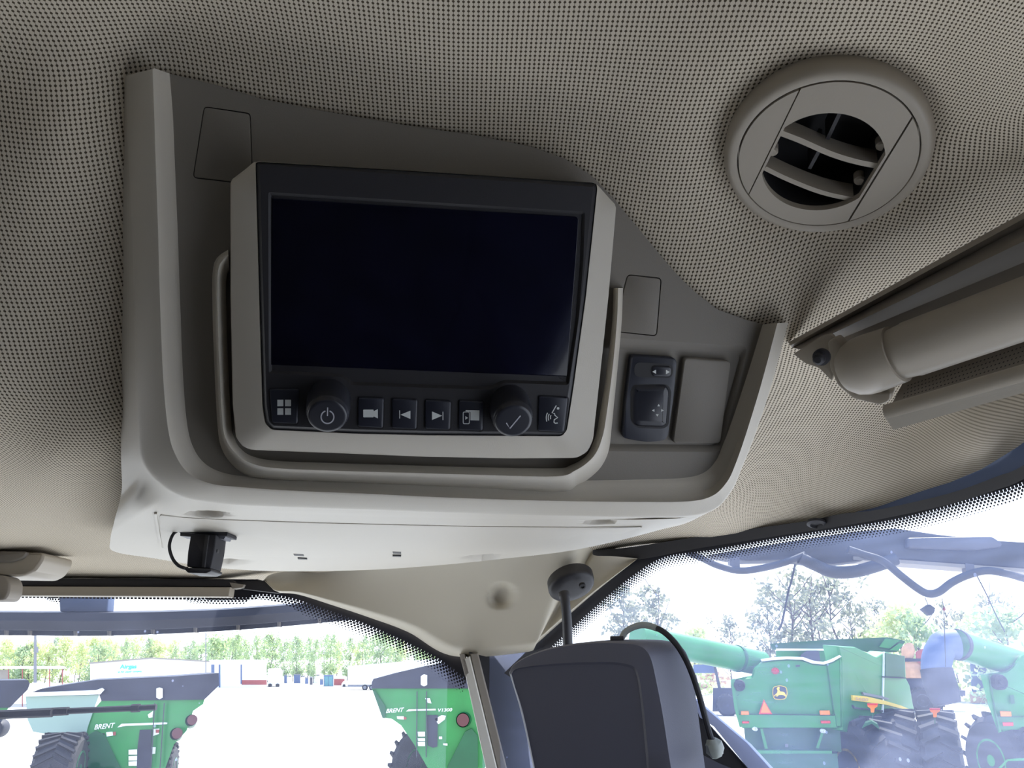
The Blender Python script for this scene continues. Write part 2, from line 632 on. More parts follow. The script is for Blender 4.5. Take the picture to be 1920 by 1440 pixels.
# headliner: smooth surface through measured points
cp = [(-300,85,.40),(-300,445,.435),(-300,795,.47),(0,85,.405),(0,-300,.315),(-300,-300,.31),(500,-300,.32),(860,85,.41),(860,-300,.33),
      (100,250,.418),(160,445,.442),(120,620,.455),(100,795,.475),(100,870,.50),(100,930,.565),(100,980,.68),(100,1015,.765),(100,1028,.80),(100,1040,.83),
      (-300,930,.565),(-300,980,.68),(-300,1028,.83),(222,300,.434),(222,500,.450),(225,700,.468),(228,850,.493),(222,930,.56),(212,975,.66),
      (600,600,.52),(1000,700,.57),(700,950,.66),(1000,950,.68),(450,1000,.74),(800,1020,.80),(500,1040,.86),
      (1900,50,.33),(1400,-100,.36),(1530,700,.545),(1530,805,.60),(1530,900,.645),(1330,970,.705),(1400,900,.665),(1440,760,.58),
      (1840,835,.518),(1720,800,.565),(1640,600,.52),(1750,560,.50),(1750,700,.53),(1900,500,.47),(1900,650,.492),(2100,450,.43),(2300,700,.42),(2300,100,.27),(2200,-300,.26),(1800,-300,.28)]
for u, v in cTop[::1]:
    cp.append((u, v, PA.t(u, v, HB) + .004))
cp += [(300, 128, PA.t(300, 128, HB) + .004), (1478, 603, PA.t(1478, 603, HB) + .006)]
for k in range(8):
    a = 2 * PI * k / 8
    u, v = 1555 + 225 * math.cos(a), 275 + 190 * math.sin(a)
    cp.append((u, v, PV.t(u, v, -.008)))
cp.append((1555, 275, PV.t(1555, 275, -.03)))
for u in (-300, 0, 100, 200, 300, 400):
    cp.append((u, itp(VEDGE, u), PFRONT.t(u, itp(VEDGE, u)) - .004))
for u in (1115, 1299, 1450, 1517, 1649, 1780, 1840, 1900, 2100, 2300):
    cp.append((u, itp(VEDGE, u), gR(u, itp(VEDGE, u)) - .004))
A_ = np.array([(u / 500, v / 500) for u, v, t in cp])
y_ = np.array([1 / t for u, v, t in cp])
def tps(r2): return np.where(r2 > 0, r2 * np.log(r2 + 1e-20), 0)
K_ = tps(((A_[:, None] - A_[None]) ** 2).sum(-1)) + np.eye(len(cp)) * 2e-3
Pm = np.hstack([np.ones((len(cp), 1)), A_])
sol = np.linalg.solve(np.block([[K_, Pm], [Pm.T, np.zeros((3, 3))]]), np.concatenate([y_, np.zeros(3)]))
def hl_t(u, v):
    q = np.array([u / 500, v / 500])
    d = tps(((A_ - q) ** 2).sum(-1))
    return 1 / float(d @ sol[:-3] + sol[-3] + sol[-2] * q[0] + sol[-1] * q[1])

us = np.arange(-560, 2521, 20.0)
NS = 110
PITCHW = .00232
grid = []
for u in us:
    ve = itp(VEDGE, u)
    col = []
    for k in range(NS):
        s = k / (NS - 1)
        v = -430 + (ve + 430) * (1 - (1 - s) ** 1.35)
        col.append(P(u, v, hl_t(u, v)))
    grid.append(col)
G = np.array([[tuple(p) for p in c] for c in grid])
j0 = int(np.argmin(abs(us - 860)))
dU = np.linalg.norm(np.diff(G, axis=0), axis=2)
U = np.concatenate([np.zeros((1, NS)), np.cumsum(dU, axis=0)])
U = U - U[j0:j0 + 1]
dV = np.linalg.norm(np.diff(G, axis=1), axis=2)
V = np.concatenate([np.zeros((len(us), 1)), np.cumsum(dV, axis=1)], axis=1)
vs, uvs, fs = [], [], []
for i in range(len(us)):
    for k in range(NS):
        vs.append(grid[i][k]); uvs.append((U[i, k] / PITCHW, V[i, k] / PITCHW))
for i in range(len(us) - 1):
    for k in range(NS - 1):
        a = i * NS + k
        q = (vs[a] + vs[a + NS + 1]) / 2 - CAM
        t = q.dot(FW)
        if math.hypot((960 + q.dot(RX) / t * F - 1555) / 180, (720 - q.dot(UP) / t * F - 275) / 148) < 1: continue     # cut-out for the air vent
        fs.append((a, a + 1, a + NS + 1, a + NS))
ceil = mesh_obj('ceiling', vs, fs, M['fabric'], uvs=uvs, angle=80)
tag(ceil, 'beige woven fabric headliner curving over the whole cab roof', kind='structure')

# rest of the cab that the photograph does not show: roof shell, floor, walls added to block light
roof = MB()
roof.add(box_vf(CAM + Vector((-.45, .12, .40)), 1.75, 2.0, .04))
roof.add(box_vf(CAM + Vector((-.45, -.45, .31)), 1.70, .80, .03))
roof.add(box_vf(CAM + Vector((-1.2, .1, .23)), .05, 1.9, .34))
tag(roof.build('roof', M['grey'], smooth=False), 'cab roof shell above the headliner', kind='structure')
fl = MB().add(box_vf(CAM + Vector((-.45, .1, -1.55)), 1.6, 1.8, .05))
tag(fl.build('floor', M['concrete'], smooth=False), 'dark cab floor mat below the picture', kind='structure')
wr = MB().add(box_vf(CAM + Vector((-.45, -.83, -.65)), 1.6, .05, 1.8))  # solid and unseen, added to keep the rear of the cab dark
tag(wr.build('wall_rear_blocker', M['concrete'], smooth=False), 'dark rear cab wall, added behind the seat to block light', kind='structure')
wl = MB().add(box_vf(CAM + Vector((-1.25, .1, -.95)), .05, 1.8, 1.25))
wl.add(box_vf(CAM + Vector((-1.25, -.27, -.2)), .05, 1.14, 1.1))  # full-height rear part added to shut out light from the left
tag(wl.build('wall_left_blocker', M['concrete'], smooth=False), 'dark left cab wall, raised and closed towards the rear to block light', kind='structure')

wq = MB().add(box_vf(CAM + Vector((.345, -.37, -.65)), .03, .92, 1.85))  # unseen wall and low panels, added to cut light from the right
for (x0, y0), (x1, y1) in zip(GCURVE[3:-1], GCURVE[4:]):
    d_ = Vector((x1 - x0, y1 - y0, 0))
    wq.add(box_vf(CAM + Vector(((x0 + x1) / 2 - .02, (y0 + y1) / 2 - .005, -.95)), d_.length * 1.05, .012, 1.1, math.atan2(d_.y, d_.x)))
tag(wq.build('wall_right_blocker', M['concrete'], smooth=False), 'dark right cab wall, added to block light from behind and below', kind='structure')

# ------------------------------------------------------------------ windows
w1 = thing('window_1', None, None, CAM + Vector((-.6, .985, -.3)))
w1['kind'] = 'structure'
w1['label'] = 'front windscreen on the left, with dotted black border'
a, b_ = CAM + Vector((-1.3, .985, .12)), CAM + Vector((-.07, .985, .12))
mesh_obj('pane', [a, b_, b_ - Vector((0, 0, 1.2)), a - Vector((0, 0, 1.2))], [(0, 1, 2, 3)], M['glass_front'], w1, smooth=False)
w2 = thing('window_2', None, None, CAM + Vector((.2, .75, -.3)))
w2['kind'] = 'structure'
w2['label'] = 'curved dusty side window on the right, with dotted black border'
vs = [CAM + Vector((p.x, p.y, .135)) for p in GC] + [CAM + Vector((p.x, p.y, -1.2)) for p in GC]
n = len(GC)
mesh_obj('pane', vs, [(i, i + 1, n + i + 1, n + i) for i in range(n - 1)], M['glass_side'], w2, angle=80)

def frit_strip(name, A, B, C, tf, pitch, parent, sub=6, off=-.002):
    A, B, C = (catmull([(x, y, 0) for x, y in L], sub) for L in (A, B, C))
    pa, pb, pc = ([P(p.x, p.y, tf(p.x, p.y) + off) for p in L] for L in (A, B, C))
    vs, uvs, fs = [], [], []
    s = 0
    m = len(A)
    for i in range(m):
        if i: s += (pb[i] - pb[i - 1]).length
        rows = (pc[i] - pb[i]).length / (pitch * .55)
        vs += [pa[i], pb[i], pc[i]]
        uvs += [(s / pitch, 0), (s / pitch, 1.0), (s / pitch, 1 + rows)]
    for i in range(m - 1):
        for k in range(2):
            fs.append((i * 3 + k, i * 3 + k + 1, i * 3 + k + 4, i * 3 + k + 3))
    return mesh_obj(name, vs, fs, M['frit'], parent, uvs=uvs, smooth=False)
tF = lambda u, v: PFRONT.t(u, v)
frit_strip('printed_border', [(-200,1080),(0,1082),(430,1086),(490,1088),(540,1105),(600,1120),(660,1140),(720,1160),(790,1190),(850,1222),(890,1250)],
           [(-200,1112),(0,1113),(430,1117),(490,1114),(545,1121),(600,1139),(660,1160),(716,1183),(770,1208),(822,1235),(875,1274)],
           [(-200,1120),(0,1121),(430,1126),(490,1124),(540,1136),(590,1166),(645,1184),(700,1209),(752,1236),(802,1266),(862,1315)], tF, .0042, w1)
for q in ([(78,1114),(100,1114),(118,1114)], [(340,1116),(400,1117),(468,1118)]):
    frit_strip('printed_tab', [(x, y - 2) for x, y in q], q, [(x + (14 if i == 0 else -8 if i == 2 else 0), y + (20 if q[0][0] < 200 and i == 2 else 16)) for i, (x, y) in enumerate(q)], tF, .0042, w1, 4, -.003)
frit_strip('printed_border', [(945,1262),(1020,1190),(1073,1140),(1130,1092),(1178,1050),(1240,1030),(1330,1014),(1440,1000),(1517,986),(1600,972),(1700,950),(1824,915),(1920,880),(2050,800),(2200,668),(2400,505)],
           [(965,1275),(1035,1212),(1085,1166),(1140,1117),(1186,1080),(1245,1045),(1335,1031),(1440,1012),(1520,999),(1600,987),(1700,969),(1824,934),(1920,903),(2050,830),(2200,702),(2400,545)],
           [(1000,1300),(1060,1238),(1108,1192),(1160,1142),(1200,1102),(1252,1070),(1345,1060),(1450,1039),(1530,1026),(1608,1014),(1710,994),(1834,962),(1930,930),(2060,860),(2215,738),(2420,585)], gR, .0033, w2)
# rubber seal along the head of the side window, with a blue-grey reflection strip above it
sa = [(1105,1029),(1115,1031),(1180,1026),(1299,1008),(1400,993),(1517,976),(1580,963),(1649,955),(1780,925),(1870,893),(1920,872),(2050,788),(2200,655),(2400,490)]
sb = [(1108,1042),(1115,1044),(1190,1050),(1299,1030),(1400,1014),(1517,996),(1580,986),(1649,974),(1780,946),(1870,918),(1920,898),(2050,820),(2200,690),(2400,530)]
ca = catmull([(x, y, 0) for x, y in sa], 5); cb2 = catmull([(x, y, 0) for x, y in sb], 5)
L = [[P(p.x, p.y, gR(p.x, p.y) - o_) for p in c] for c, o_ in ((ca, .001), (ca, .014), (cb2, .012), (cb2, .001))]
vs, fs = loft(L, False)
mesh_obj('window_seal', vs, fs, M['seal'], w2)
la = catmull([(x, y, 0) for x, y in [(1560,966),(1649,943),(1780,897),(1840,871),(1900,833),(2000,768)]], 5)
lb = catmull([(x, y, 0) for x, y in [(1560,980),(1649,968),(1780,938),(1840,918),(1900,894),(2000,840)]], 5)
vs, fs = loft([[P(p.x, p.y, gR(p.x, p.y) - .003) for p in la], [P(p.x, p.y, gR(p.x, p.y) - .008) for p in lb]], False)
mesh_obj('reflection_strip', vs, fs, M['blue'], w2)  # reflection in the glass painted as a blue-grey strip
vs, fs = lathe_vf(P(1531, 979, gR(1531, 979) - .016), Vector((-.15, -.25, -.95)), [(.0075, 0), (.0075, .002), (.005, .003), (.0045, .001)], 20)
mesh_obj('seal_clip', vs, fs, M['seal'], w2)

# corner trim piece
tt = [(495,1087),(505,1078),(530,1072),(600,1060),(700,1050),(800,1040),(900,1030),(1000,1022),(1080,1018),(1109,1029),(1114,1041),(1150,1043),(1195,1047)]
tb = [(495,1088),(508,1102),(520,1111),(560,1115),(627,1136),(690,1157),(765,1185),(850,1230),(985,1223),(1005,1208),(1050,1168),(1120,1107),(1195,1048)]
PT = facing(.955)
ttt = [PT.t(*p) for p in tt[:4]] + [.90, .875, .85, .825, .80] + [gR(*p) - .02 for p in tt[9:]]
tbt = [PT.t(*p) for p in tb[:8]] + [gR(*p) - .02 for p in tb[8:]]
T1 = catmull([(p[0], p[1], t * 1000) for p, t in zip(tt, ttt)], 12)
B1 = catmull([(p[0], p[1], t * 1000) for p, t in zip(tb, tbt)], 12)
NR = 84
vs, fs = [], []
for a, b_ in zip(T1, B1):
    pa, pb = P(a.x, a.y, a.z / 1000), P(b_.x, b_.y, b_.z / 1000)
    for k in range(NR):
        s = k / (NR - 1)
        q = pa.lerp(pb, s)
        rel = q - CAM
        t = rel.dot(FW)
        u = 960 + rel.dot(RX) / t * F; v = 720 - rel.dot(UP) / t * F
        dt = .03 * s * (1 - s) + (.014 * ((s - .9) / .1) ** 2 if s > .9 else 0)
        c, sn = math.cos(.5), math.sin(.5)
        ex, ey = (u - 941) * c + (v - 1117) * sn, -(u - 941) * sn + (v - 1117) * c
        r = math.hypot(ex / 24, ey / 27)
        if r < 1.0: dt += .010 * min(1, (1 - r) * 2.2)
        vs.append(P(u, v, t + dt))
m = len(T1)
for i in range(m - 1):
    for k in range(NR - 1):
        a = i * NR + k
        fs.append((a, a + 1, a + NR + 1, a + NR))
tr1 = mesh_obj('trim_1', vs, fs, M['trim'], angle=50)
tag(tr1, 'beige moulded corner trim between windscreen and side window', kind='structure')

# corner pillar
PP = facing(.945)
t2 = slab('trim_2', PP, [(878,1220),(1012,1205),(1120,1700),(1002,1700)], 0, -.03, M['seal'], bev=3, bh=.003)
tag(t2, 'black corner pillar below the beige trim', kind='structure')
slab('pale_strip', PP, [(866,1236),(881,1230),(1000,1720),(972,1720)], .012, -.02, M['steel'], t2, bev=2, bh=.002)
slab('grey_strip', PP, [(881,1226),(896,1224),(1020,1720),(1000,1720)], .009, -.02, M['grey'], t2, bev=2, bh=.002)
slab('dark_strip', PP, [(861,1226),(870,1226),(880,1262),(872,1268)], .012, -.02, M['grey'], t2, bev=1, bh=.001)

# ------------------------------------------------------------------ overhead console
con = thing('overhead_console', 'large beige roof console holding the dark display, blank plates and a pale underside', 'console', PA.pt(800, 560, -.03))
def dens(L, sub): return [(p.x, p.y) for p in catmull([(x, y, 0) for x, y in L], sub)]
SUBC = 8
dE, dB, dI, dR = (dens(L, SUBC) for L in (cE, cB, cI, cR))
def amp(i):
    return 1 - .8 * min(1, max(0, (i / SUBC - 18.8) / 1.6))       # the rim flattens out on the right
e3 = [PA.pt(u, v, HE - .014 * amp(i)) for i, (u, v) in enumerate(dE)]
PQ = Plane.p3(PA.pt(480, 950, HE - .014), PA.pt(1150, 970, HE - .014), P(680, 1069, .815))
NB = len(dB)
def side_t(i):
    k = i / SUBC
    tab = [(0, .43), (1, .437), (2, .44), (3, .45), (4, .462), (5, .472), (6, .486), (7, .512), (8, .555), (9, .63), (10, .69), (19, .74), (20, .70), (21, .62), (22, .57), (23, .56), (24, .53), (25, .50)]
    return itp(tab, k)
def wQ(i):
    k = i / SUBC
    return min(1, max(0, (k - 7.2) / 1.3)) * min(1, max(0, (19.6 - k) / 1.2))
MR = 90
ELL = [(388, 964, 40, 6.5, .012), (1126, 979, 29, 4.5, .011), (424, 1053, 36, 4.0, .014), (906, 1044, 33, 4.0, .012)]
rows = []
for r in range(MR + 1):
    s = r / MR
    rw = []
    for i in range(NB):
        (bu, bv), (eu, ev) = dB[i], dE[i]
        ss = s ** .6
        lin = P(bu, bv, side_t(i)).lerp(e3[i], ss)
        w_ = wQ(i)
        if w_ > 0:
            e0 = itp([(8, .30), (10.5, .90)], i / SUBC)
            x_ = min(1, max(0, (ss - e0) / (1 - e0)))
            lin = lin.lerp(PQ.pt(lerp(bu, eu, ss), lerp(bv, ev, ss)), w_ * (1 - x_ * x_ * (3 - 2 * x_)))
            rel = lin - CAM
            t_ = rel.dot(FW)
            u, v = 960 + rel.dot(RX) / t_ * F, 720 - rel.dot(UP) / t_ * F
            for (cx, cy, rx, ry, dp) in ELL:
                d = math.hypot((u - cx) / rx, (v - cy) / ry)
                if d < 1: lin = lin + Vector((0, 0, dp * min(1, (1 - d) * 2.2)))
        rw.append(lin)
    rows.append(rw)
def mixl(A, B, s): return [(lerp(a[0], b_[0], s), lerp(a[1], b_[1], s)) for a, b_ in zip(A, B)]
for s, h in ((.02, HE - .0122), (.08, HE - .0105), (.18, HE - .009), (.82, HE), (.93, HE + .0005), (1.0, HE - .001)):
    rows.append([PA.pt(u, v, HE + (h - HE) * (amp(i) if s < .5 else 1)) for i, (u, v) in enumerate(mixl(dE, dI, s))])
for s, h in ((.3, HE - .008), (.75, HB + .003), (.92, HB + .0008), (1.0, HB)):
    rows.append([PA.pt(u, v, h) for u, v in mixl(dI, dR, s)])
vs, fs = loft(rows, False)
mesh_obj('console_shell', vs, fs, M['plastic'], con, angle=50)
# recessed field inside the rim, with openings for the plates
plate1 = rpoly([(382,199),(470,212),(475,347),(361,334)], 9)
plate2 = rpoly([(1176,514),(1241,521),(1232,631),(1148,622)], 9)
pock = rpoly([(1128,632),(1402,649),(1354,848),(1112,846)], 14)
field = dR + cTop
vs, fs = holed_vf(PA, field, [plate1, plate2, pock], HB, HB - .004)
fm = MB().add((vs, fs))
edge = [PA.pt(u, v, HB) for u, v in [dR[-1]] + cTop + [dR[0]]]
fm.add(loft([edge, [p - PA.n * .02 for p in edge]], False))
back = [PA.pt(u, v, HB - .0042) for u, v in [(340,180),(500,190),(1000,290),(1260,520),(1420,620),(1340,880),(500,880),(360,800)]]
fm.build('recessed_field', M['plastic_shaded'], con, angle=40)
bk = MB().add((back, [tuple(range(8))]))
bk.build('backing_plate', M['void'], con, smooth=False)
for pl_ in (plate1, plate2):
    slab('blank_plate', PA, inset(pl_, 1.6), HB - .0002, HB - .004, M['plastic_shaded'], con, bev=1.2, bh=.0004)
# pocket beside the display
pin = rpoly([(1128,652),(1388,666),(1342,834),(1112,832)], 10)
mkl = lambda L: [(p.x, p.y) for p in catmull([(x, y, 0) for x, y in L + [L[0]]], 1)][:-1]
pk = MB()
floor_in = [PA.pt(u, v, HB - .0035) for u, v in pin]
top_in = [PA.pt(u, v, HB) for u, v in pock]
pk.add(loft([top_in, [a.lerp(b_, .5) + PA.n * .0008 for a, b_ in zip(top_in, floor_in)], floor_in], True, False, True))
pk.build('switch_pocket', M['plastic_shaded'], con, angle=40)
slab('blank_plate', PA, rpoly([(1283,670),(1371,677),(1351,832),(1261,831)], 9), HB + .0005, HB - .004, M['plastic_shaded'], con, bev=2.5, bh=.001)
# underside cover, a thin panel with its own seam
cov = rpoly([(299,967),(345,972),(420,976),(600,982),(900,989),(1100,990),(1206,988),(1165,1001),(1088,1002),(1055,1015),(950,1028),(800,1036),(640,1044),(626,1045),(540,1045),(420,1041),(335,1037),(308,1031),(301,1005)], 4, 3)
sl = PQ.n
vs = []
slab('underside_cover', PQ, cov, .0007, -.001, M['plastic'], con, bev=.8, bh=.0003)
for q in ([(289,964),(294,964),(304,1028),(300,1032)],):
    slab('cover_hinge', PQ, q, .0006, -.001, M['plastic'], con)
for q in ([(550,1039),(569,1040),(570,1043),(552,1042)], [(558,1047),(575,1048),(576,1049.5),(559,1049)], [(736,1035),(752,1035.5),(752,1039),(737,1038)], [(736,1042),(752,1042.5),(752,1044.5),(736,1044)]):
    slab('cover_slot', PQ, q, .0010, -.001, M['void'], con, smooth=False)

# U-shaped surround below the display
o1 = [(428,468),(402,492),(398,560),(402,690),(408,800),(416,842),(436,872),(465,892),(510,900),(620,905),(760,911),(900,918),(1050,928),(1084,911),(1112,891),(1130,871),(1142,842),(1147,800),(1158,690),(1166,600),(1168,540)]
o2 = [(428,476),(409,498),(406,560),(410,690),(416,796),(425,830),(443,853),(471,870),(513,879),(620,884),(760,888),(900,892),(1042,895),(1080,883),(1105,866),(1120,848),(1130,823),(1137,790),(1150,690),(1158,600),(1160,540)]
o3 = [(430,506),(425,520),(424,560),(428,690),(434,795),(440,822),(452,842),(475,856),(520,864),(620,868),(760,872),(900,876),(1040,878),(1070,872),(1095,858),(1108,840),(1118,812),(1124,780),(1138,690),(1148,600),(1150,540)]
o1, o2, o3 = (dens(L, 5) for L in (o1, o2, o3))
UR = [[PA.pt(u, v, HB) for u, v in o1], [PA.pt(u, v, -.018) for u, v in mixl(o1, o2, .2)], [PA.pt(u, v, -.0085) for u, v in mixl(o1, o2, .92)], [PA.pt(u, v, -.0080) for u, v in mixl(o2, o3, .10)],
      [PA.pt(u, v, -.0165) for u, v in mixl(o2, o3, .88)], [PA.pt(u, v, -.018) for u, v in o3], [PA.pt(u, v, -.026) for u, v in o3]]
vs, fs = loft(UR, False)
mesh_obj('display_surround', vs, fs, M['plastic'], con, angle=45)

# ------------------------------------------------------------------ display
dis = thing('display_unit', 'dark touchscreen display with black button row in a beige frame', 'display', PA.pt(790, 580, -.01))
fr = rpoly([(430,338),(478,302),(800,322),(1117,343),(1158,385),(1150,480),(1143,560),(1128,700),(1114,828),(1104,849),(1084,861),(960,862),(800,859),(633,852),(470,846),(453,840),(440,822),(434,760),(430,560)], 5, 3)
pan = rpoly([(480,304),(800,323),(1117,344),(1119,353),(1097,560),(1075,720),(1062,806),(1053,817),(800,815),(667,812),(510,805),(498,793),(493,760),(487,560)], 4, 3)
led = rpoly([(503,360),(780,377),(1097,397),(1094,485),(1085,600),(1066,722),(945,718),(920,731),(660,722),(640,707),(504,700)], 5, 3)
pin2 = inset(pan, 7)
def star(poly, c, n):
    out = []
    for k in range(n):
        a = 2 * PI * k / n
        d = Vector((math.cos(a), math.sin(a)))
        best = None
        for i in range(len(poly)):
            p, q = Vector(poly[i - 1]) - Vector(c), Vector(poly[i]) - Vector(c)
            e = q - p
            den = d.x * e.y - d.y * e.x
            if abs(den) < 1e-12: continue
            r = (p.x * e.y - p.y * e.x) / den
            s = (p.x * d.y - p.y * d.x) / den
            if r > 0 and -1e-6 <= s <= 1 + 1e-6 and (best is None or r > best): best = r
        out.append((c[0] + d.x * best, c[1] + d.y * best))
    return out
NF = 360
sf, sp2 = star(fr, (790, 585), NF), star(inset(pan, -1.2), (790, 585), NF)
def fh(u): return 1 - .75 * min(1, max(0, (u - 1040) / 70))
FL = [[PA.pt(u, v, -.0075 * fh(u)) - PA.n * .016 for u, v in sf], [PA.pt(u, v, -.0075 * fh(u)) - PA.n * .003 for u, v in sf], [PA.pt(u, v, -.0066 * fh(u)) for u, v in mixl(sf, sp2, .06)], [PA.pt(u, v, -.0052 * fh(u)) for u, v in mixl(sf, sp2, .16)],
      [PA.pt(u, v, .0008) for u, v in mixl(sf, sp2, .9)], [PA.pt(u, v, .0012) for u, v in mixl(sf, sp2, 1)], [PA.pt(u, v, -.004) for u, v in sp2]]
mesh_obj('frame', *loft(FL, True, True, True), M['plastic'], dis, angle=35)
fp = MB()
front = [PA.pt(u, v, .0004) for u, v in pan]
fp.add(loft([[p - PA.n * .004 for p in front], [p for p in front], [PA.pt(u, v, .0022) for u, v in pin2]], True))
polys = [pin2, led]
flat = [q for p in polys for q in p]
tris = tessellate_polygon([[Vector((u, v, 0)) for u, v in p] for p in polys])
fp.add(([PA.pt(u, v, .0022) for u, v in flat], [tuple(t) for t in tris]))
li = inset(led, 6)
fp.add(loft([[PA.pt(u, v, .0022) for u, v in led], [PA.pt(u, v, .0004) for u, v in li]], True, False, True))
fp.build('front_panel', M['black'], dis, angle=25)
scr = rpoly([(510,371),(780,388),(1080,406),(1085,411),(1080,485),(1063,706),(505,684)], 3, 3)
slab('screen', PA, scr, .0009, .0003, M['screen'], dis, bev=1, bh=.0002)

HBT = .0022
def button(pts, icon):
    q = rpoly(pts, 5)
    slab('button_gap', PA, [(u, v) for u, v in inset(q, -2.2)], HBT + .0001, HBT - .001, M['void'], dis, smooth=False)
    b_ = slab('button', PA, q, HBT + .0012, HBT - .001, M['button'], dis, bev=2.2, bh=.0008)
    mb = MB()
    icon(mb)
    mb.build('icon', M['icon'], b_, smooth=False)
HI = HBT + .00135
def poly_i(mb, pts): mb.add(([PA.pt(u, v, HI) for u, v in pts], [tuple(range(len(pts)))]))
def str_i(mb, pts, w_=2.0, cl=False): mb.add(stroke_vf(PA, pts, w_, HI, cl))
def rect(x0, y0, x1, y1): return [(x0, y0), (x1, y0), (x1, y1), (x0, y1)]
def ic_grid(mb):
    for x in (520, 534.5):
        for y in (749.5, 765.5): poly_i(mb, rect(x, y, x + 11.2, y + 12.2))
def ic_cam(mb):
    poly_i(mb, rpoly(rect(681, 768, 700.5, 782.5), 1.5)); poly_i(mb, [(699, 772), (708.5, 767), (708.5, 784.5), (699, 780)])
def ic_prev(mb):
    str_i(mb, [(749.3, 769.5), (749.3, 784.5)], 1.5); poly_i(mb, [(769.5, 770), (769.5, 785.5), (751, 777.5)])
def ic_next(mb):
    poly_i(mb, [(810, 771.5), (829, 779.5), (810, 787.5)]); str_i(mb, [(830.5, 772), (830.5, 787.5)], 1.5)
def ic_media(mb):
    o_ = [(873, 769), (899, 769.5), (898.5, 788.5), (882, 788), (882, 772.5), (873, 771)]
    poly_i(mb, o_[:2] + o_[2:])
    str_i(mb, rpoly(rect(868.5, 772.5, 880, 794.5), 2.5), 1.4, True)
    poly_i(mb, [(872.5, 780), (877.5, 783.5), (872.5, 787)])
def ic_voice(mb):
    str_i(mb, [(1043,760.3),(1035,774.4),(1039.7,775.3),(1040.6,779),(1045.8,782.8),(1039.2,787),(1038.7,791.7),(1041,793.6),(1045.8,793.1)], 1.9)
    poly_i(mb, ell(1046.4, 765.7, 2.4, 2.4, n=16))
    for q in ([(1026.6,773.9),(1024.9,778),(1024.2,782.3),(1024.5,786.5),(1025.2,790.3)], [(1029.8,776.3),(1028.5,779),(1028,782.3),(1028.2,785.5),(1028.9,788.4)], [(1033.1,778.6),(1032.2,780.5),(1032,782.3),(1032.1,784.3),(1032.4,786.1)]):
        str_i(mb, q, 1.7)
button([(505,729),(560,729),(558,795),(510,793)], ic_grid)
button([(672,745),(720,746),(718,803),(671,800)], ic_cam)
button([(735,747),(783,749),(781,805),(735,803)], ic_prev)
button([(797,749),(846,752),(844,806),(797,804)], ic_next)
button([(860,750),(907,753),(905,808),(860,806)], ic_media)
button([(1010,742),(1065,745),(1058,810),(1009,808)], ic_voice)
tri = MB()
poly_i(tri, [(887, 779), (892, 776), (892, 782)])
for ob in [o_ for o_ in dis.children if o_.name.startswith('button')]:
    pass
def knob(cap, base, r, icon):
    b3 = PA.pt(base[0], base[1], HBT)
    c3 = P(cap[0], cap[1], PA.t(cap[0], cap[1], .016))
    ax = (c3 - b3).normalized()
    L_ = (c3 - b3).length
    R_ = r * PA.t(*cap, .016) / F
    # tilt the knob axis half way to the console normal so that the cap faces like the photograph's
    vs, fs = lathe_vf(b3, ax, [(R_ * 1.12, -.004), (R_ * 1.12, 0), (R_ * 1.06, L_ * .75), (R_ * 1.03, L_ * .82), (R_ * 1.0, L_ * .84), (R_ * .99, L_ * .95), (R_ * .93, L_ * .99), (R_ * .8, L_)], 96, True, True, 1, R_ * .03, (1, 2))
    k = mesh_obj('knob', vs, fs, M['knob'], dis, angle=50)
    kp = Plane.pn(c3, ax)
    mb = MB()
    icon(mb, kp)
    mb.build('icon', M['icon_dim'], k, smooth=False)
def ic_power(mb, kp):
    arc = [(614 + 12 * math.sin(a), 782 - 12 * math.cos(a)) for a in np.linspace(.33, 2 * PI - .33, 30)]
    mb.add(stroke_vf(kp, arc, 2.4, .0002)); mb.add(stroke_vf(kp, [(614.3, 764), (614, 780)], 2.2, .0002))
def ic_check(mb, kp):
    mb.add(stroke_vf(kp, [(949.5, 793), (956, 803.5), (976, 779.5)], 2.2, .0002))
knob((613.5, 781), (617, 752), 37, ic_power)
knob((963, 790), (956, 762), 36, ic_check)
tri.build('icon_mark', M['button'], dis, smooth=False)

# ------------------------------------------------------------------ mirror switch
ms = thing('mirror_switch', 'small black mirror switch panel with white arrows right of the display', 'switch', PA.pt(1218, 748, HB))
q = rpoly([(1183,665),(1271,671),(1263,750),(1252,826),(1214,830),(1166,822),(1172,750)], [10, 14, 3, 14, 10, 12, 3])
slab('switch_plate', PA, q, HB + .0008, HB - .0035, M['button'], ms, bev=3, bh=.0012)
rk = rpoly([(1190,679),(1262,683),(1261,709),(1189,707)], 12)
slab('rocker_recess', PA, rk, HB + .0010, HB, M['void'], ms, smooth=False)
rb = slab('rocker', PA, rpoly([(1222,685),(1260,687),(1259,707),(1221,706)], 9), HB + .0018, HB, M['knob'], ms, bev=3, bh=.0008)
def tri3(mb, pl, c, d, s, h):
    x, y = c
    if d in 'lr':
        k = -1 if d == 'l' else 1
        p = [(x - k * s * .8, y - s), (x + k * s, y), (x - k * s * .8, y + s)]
    else:
        k = -1 if d == 'u' else 1
        p = [(x - s, y - k * s * .7), (x, y + k * s), (x + s, y - k * s * .7)]
    mb.add(([pl.pt(u, v, h) for u, v in p], [(0, 1, 2)]))
mb = MB()
tri3(mb, PA, (1227, 697), 'l', 4, HB + .002); tri3(mb, PA, (1252, 697.5), 'r', 4.2, HB + .002)
mb.build('icon', M['icon'], rb, smooth=False)
pd = rpoly([(1189,723),(1250,722),(1257,733),(1252,797),(1243,802),(1195,801),(1184,790),(1184,735)], 9)
slab('pad_recess', PA, inset(pd, -1.8), HB + .0009, HB, M['void'], ms, smooth=False)
pad = slab('joystick_pad', PA, pd, HB + .003, HB, M['knob'], ms, bev=11, bh=.0022)
mb = MB()
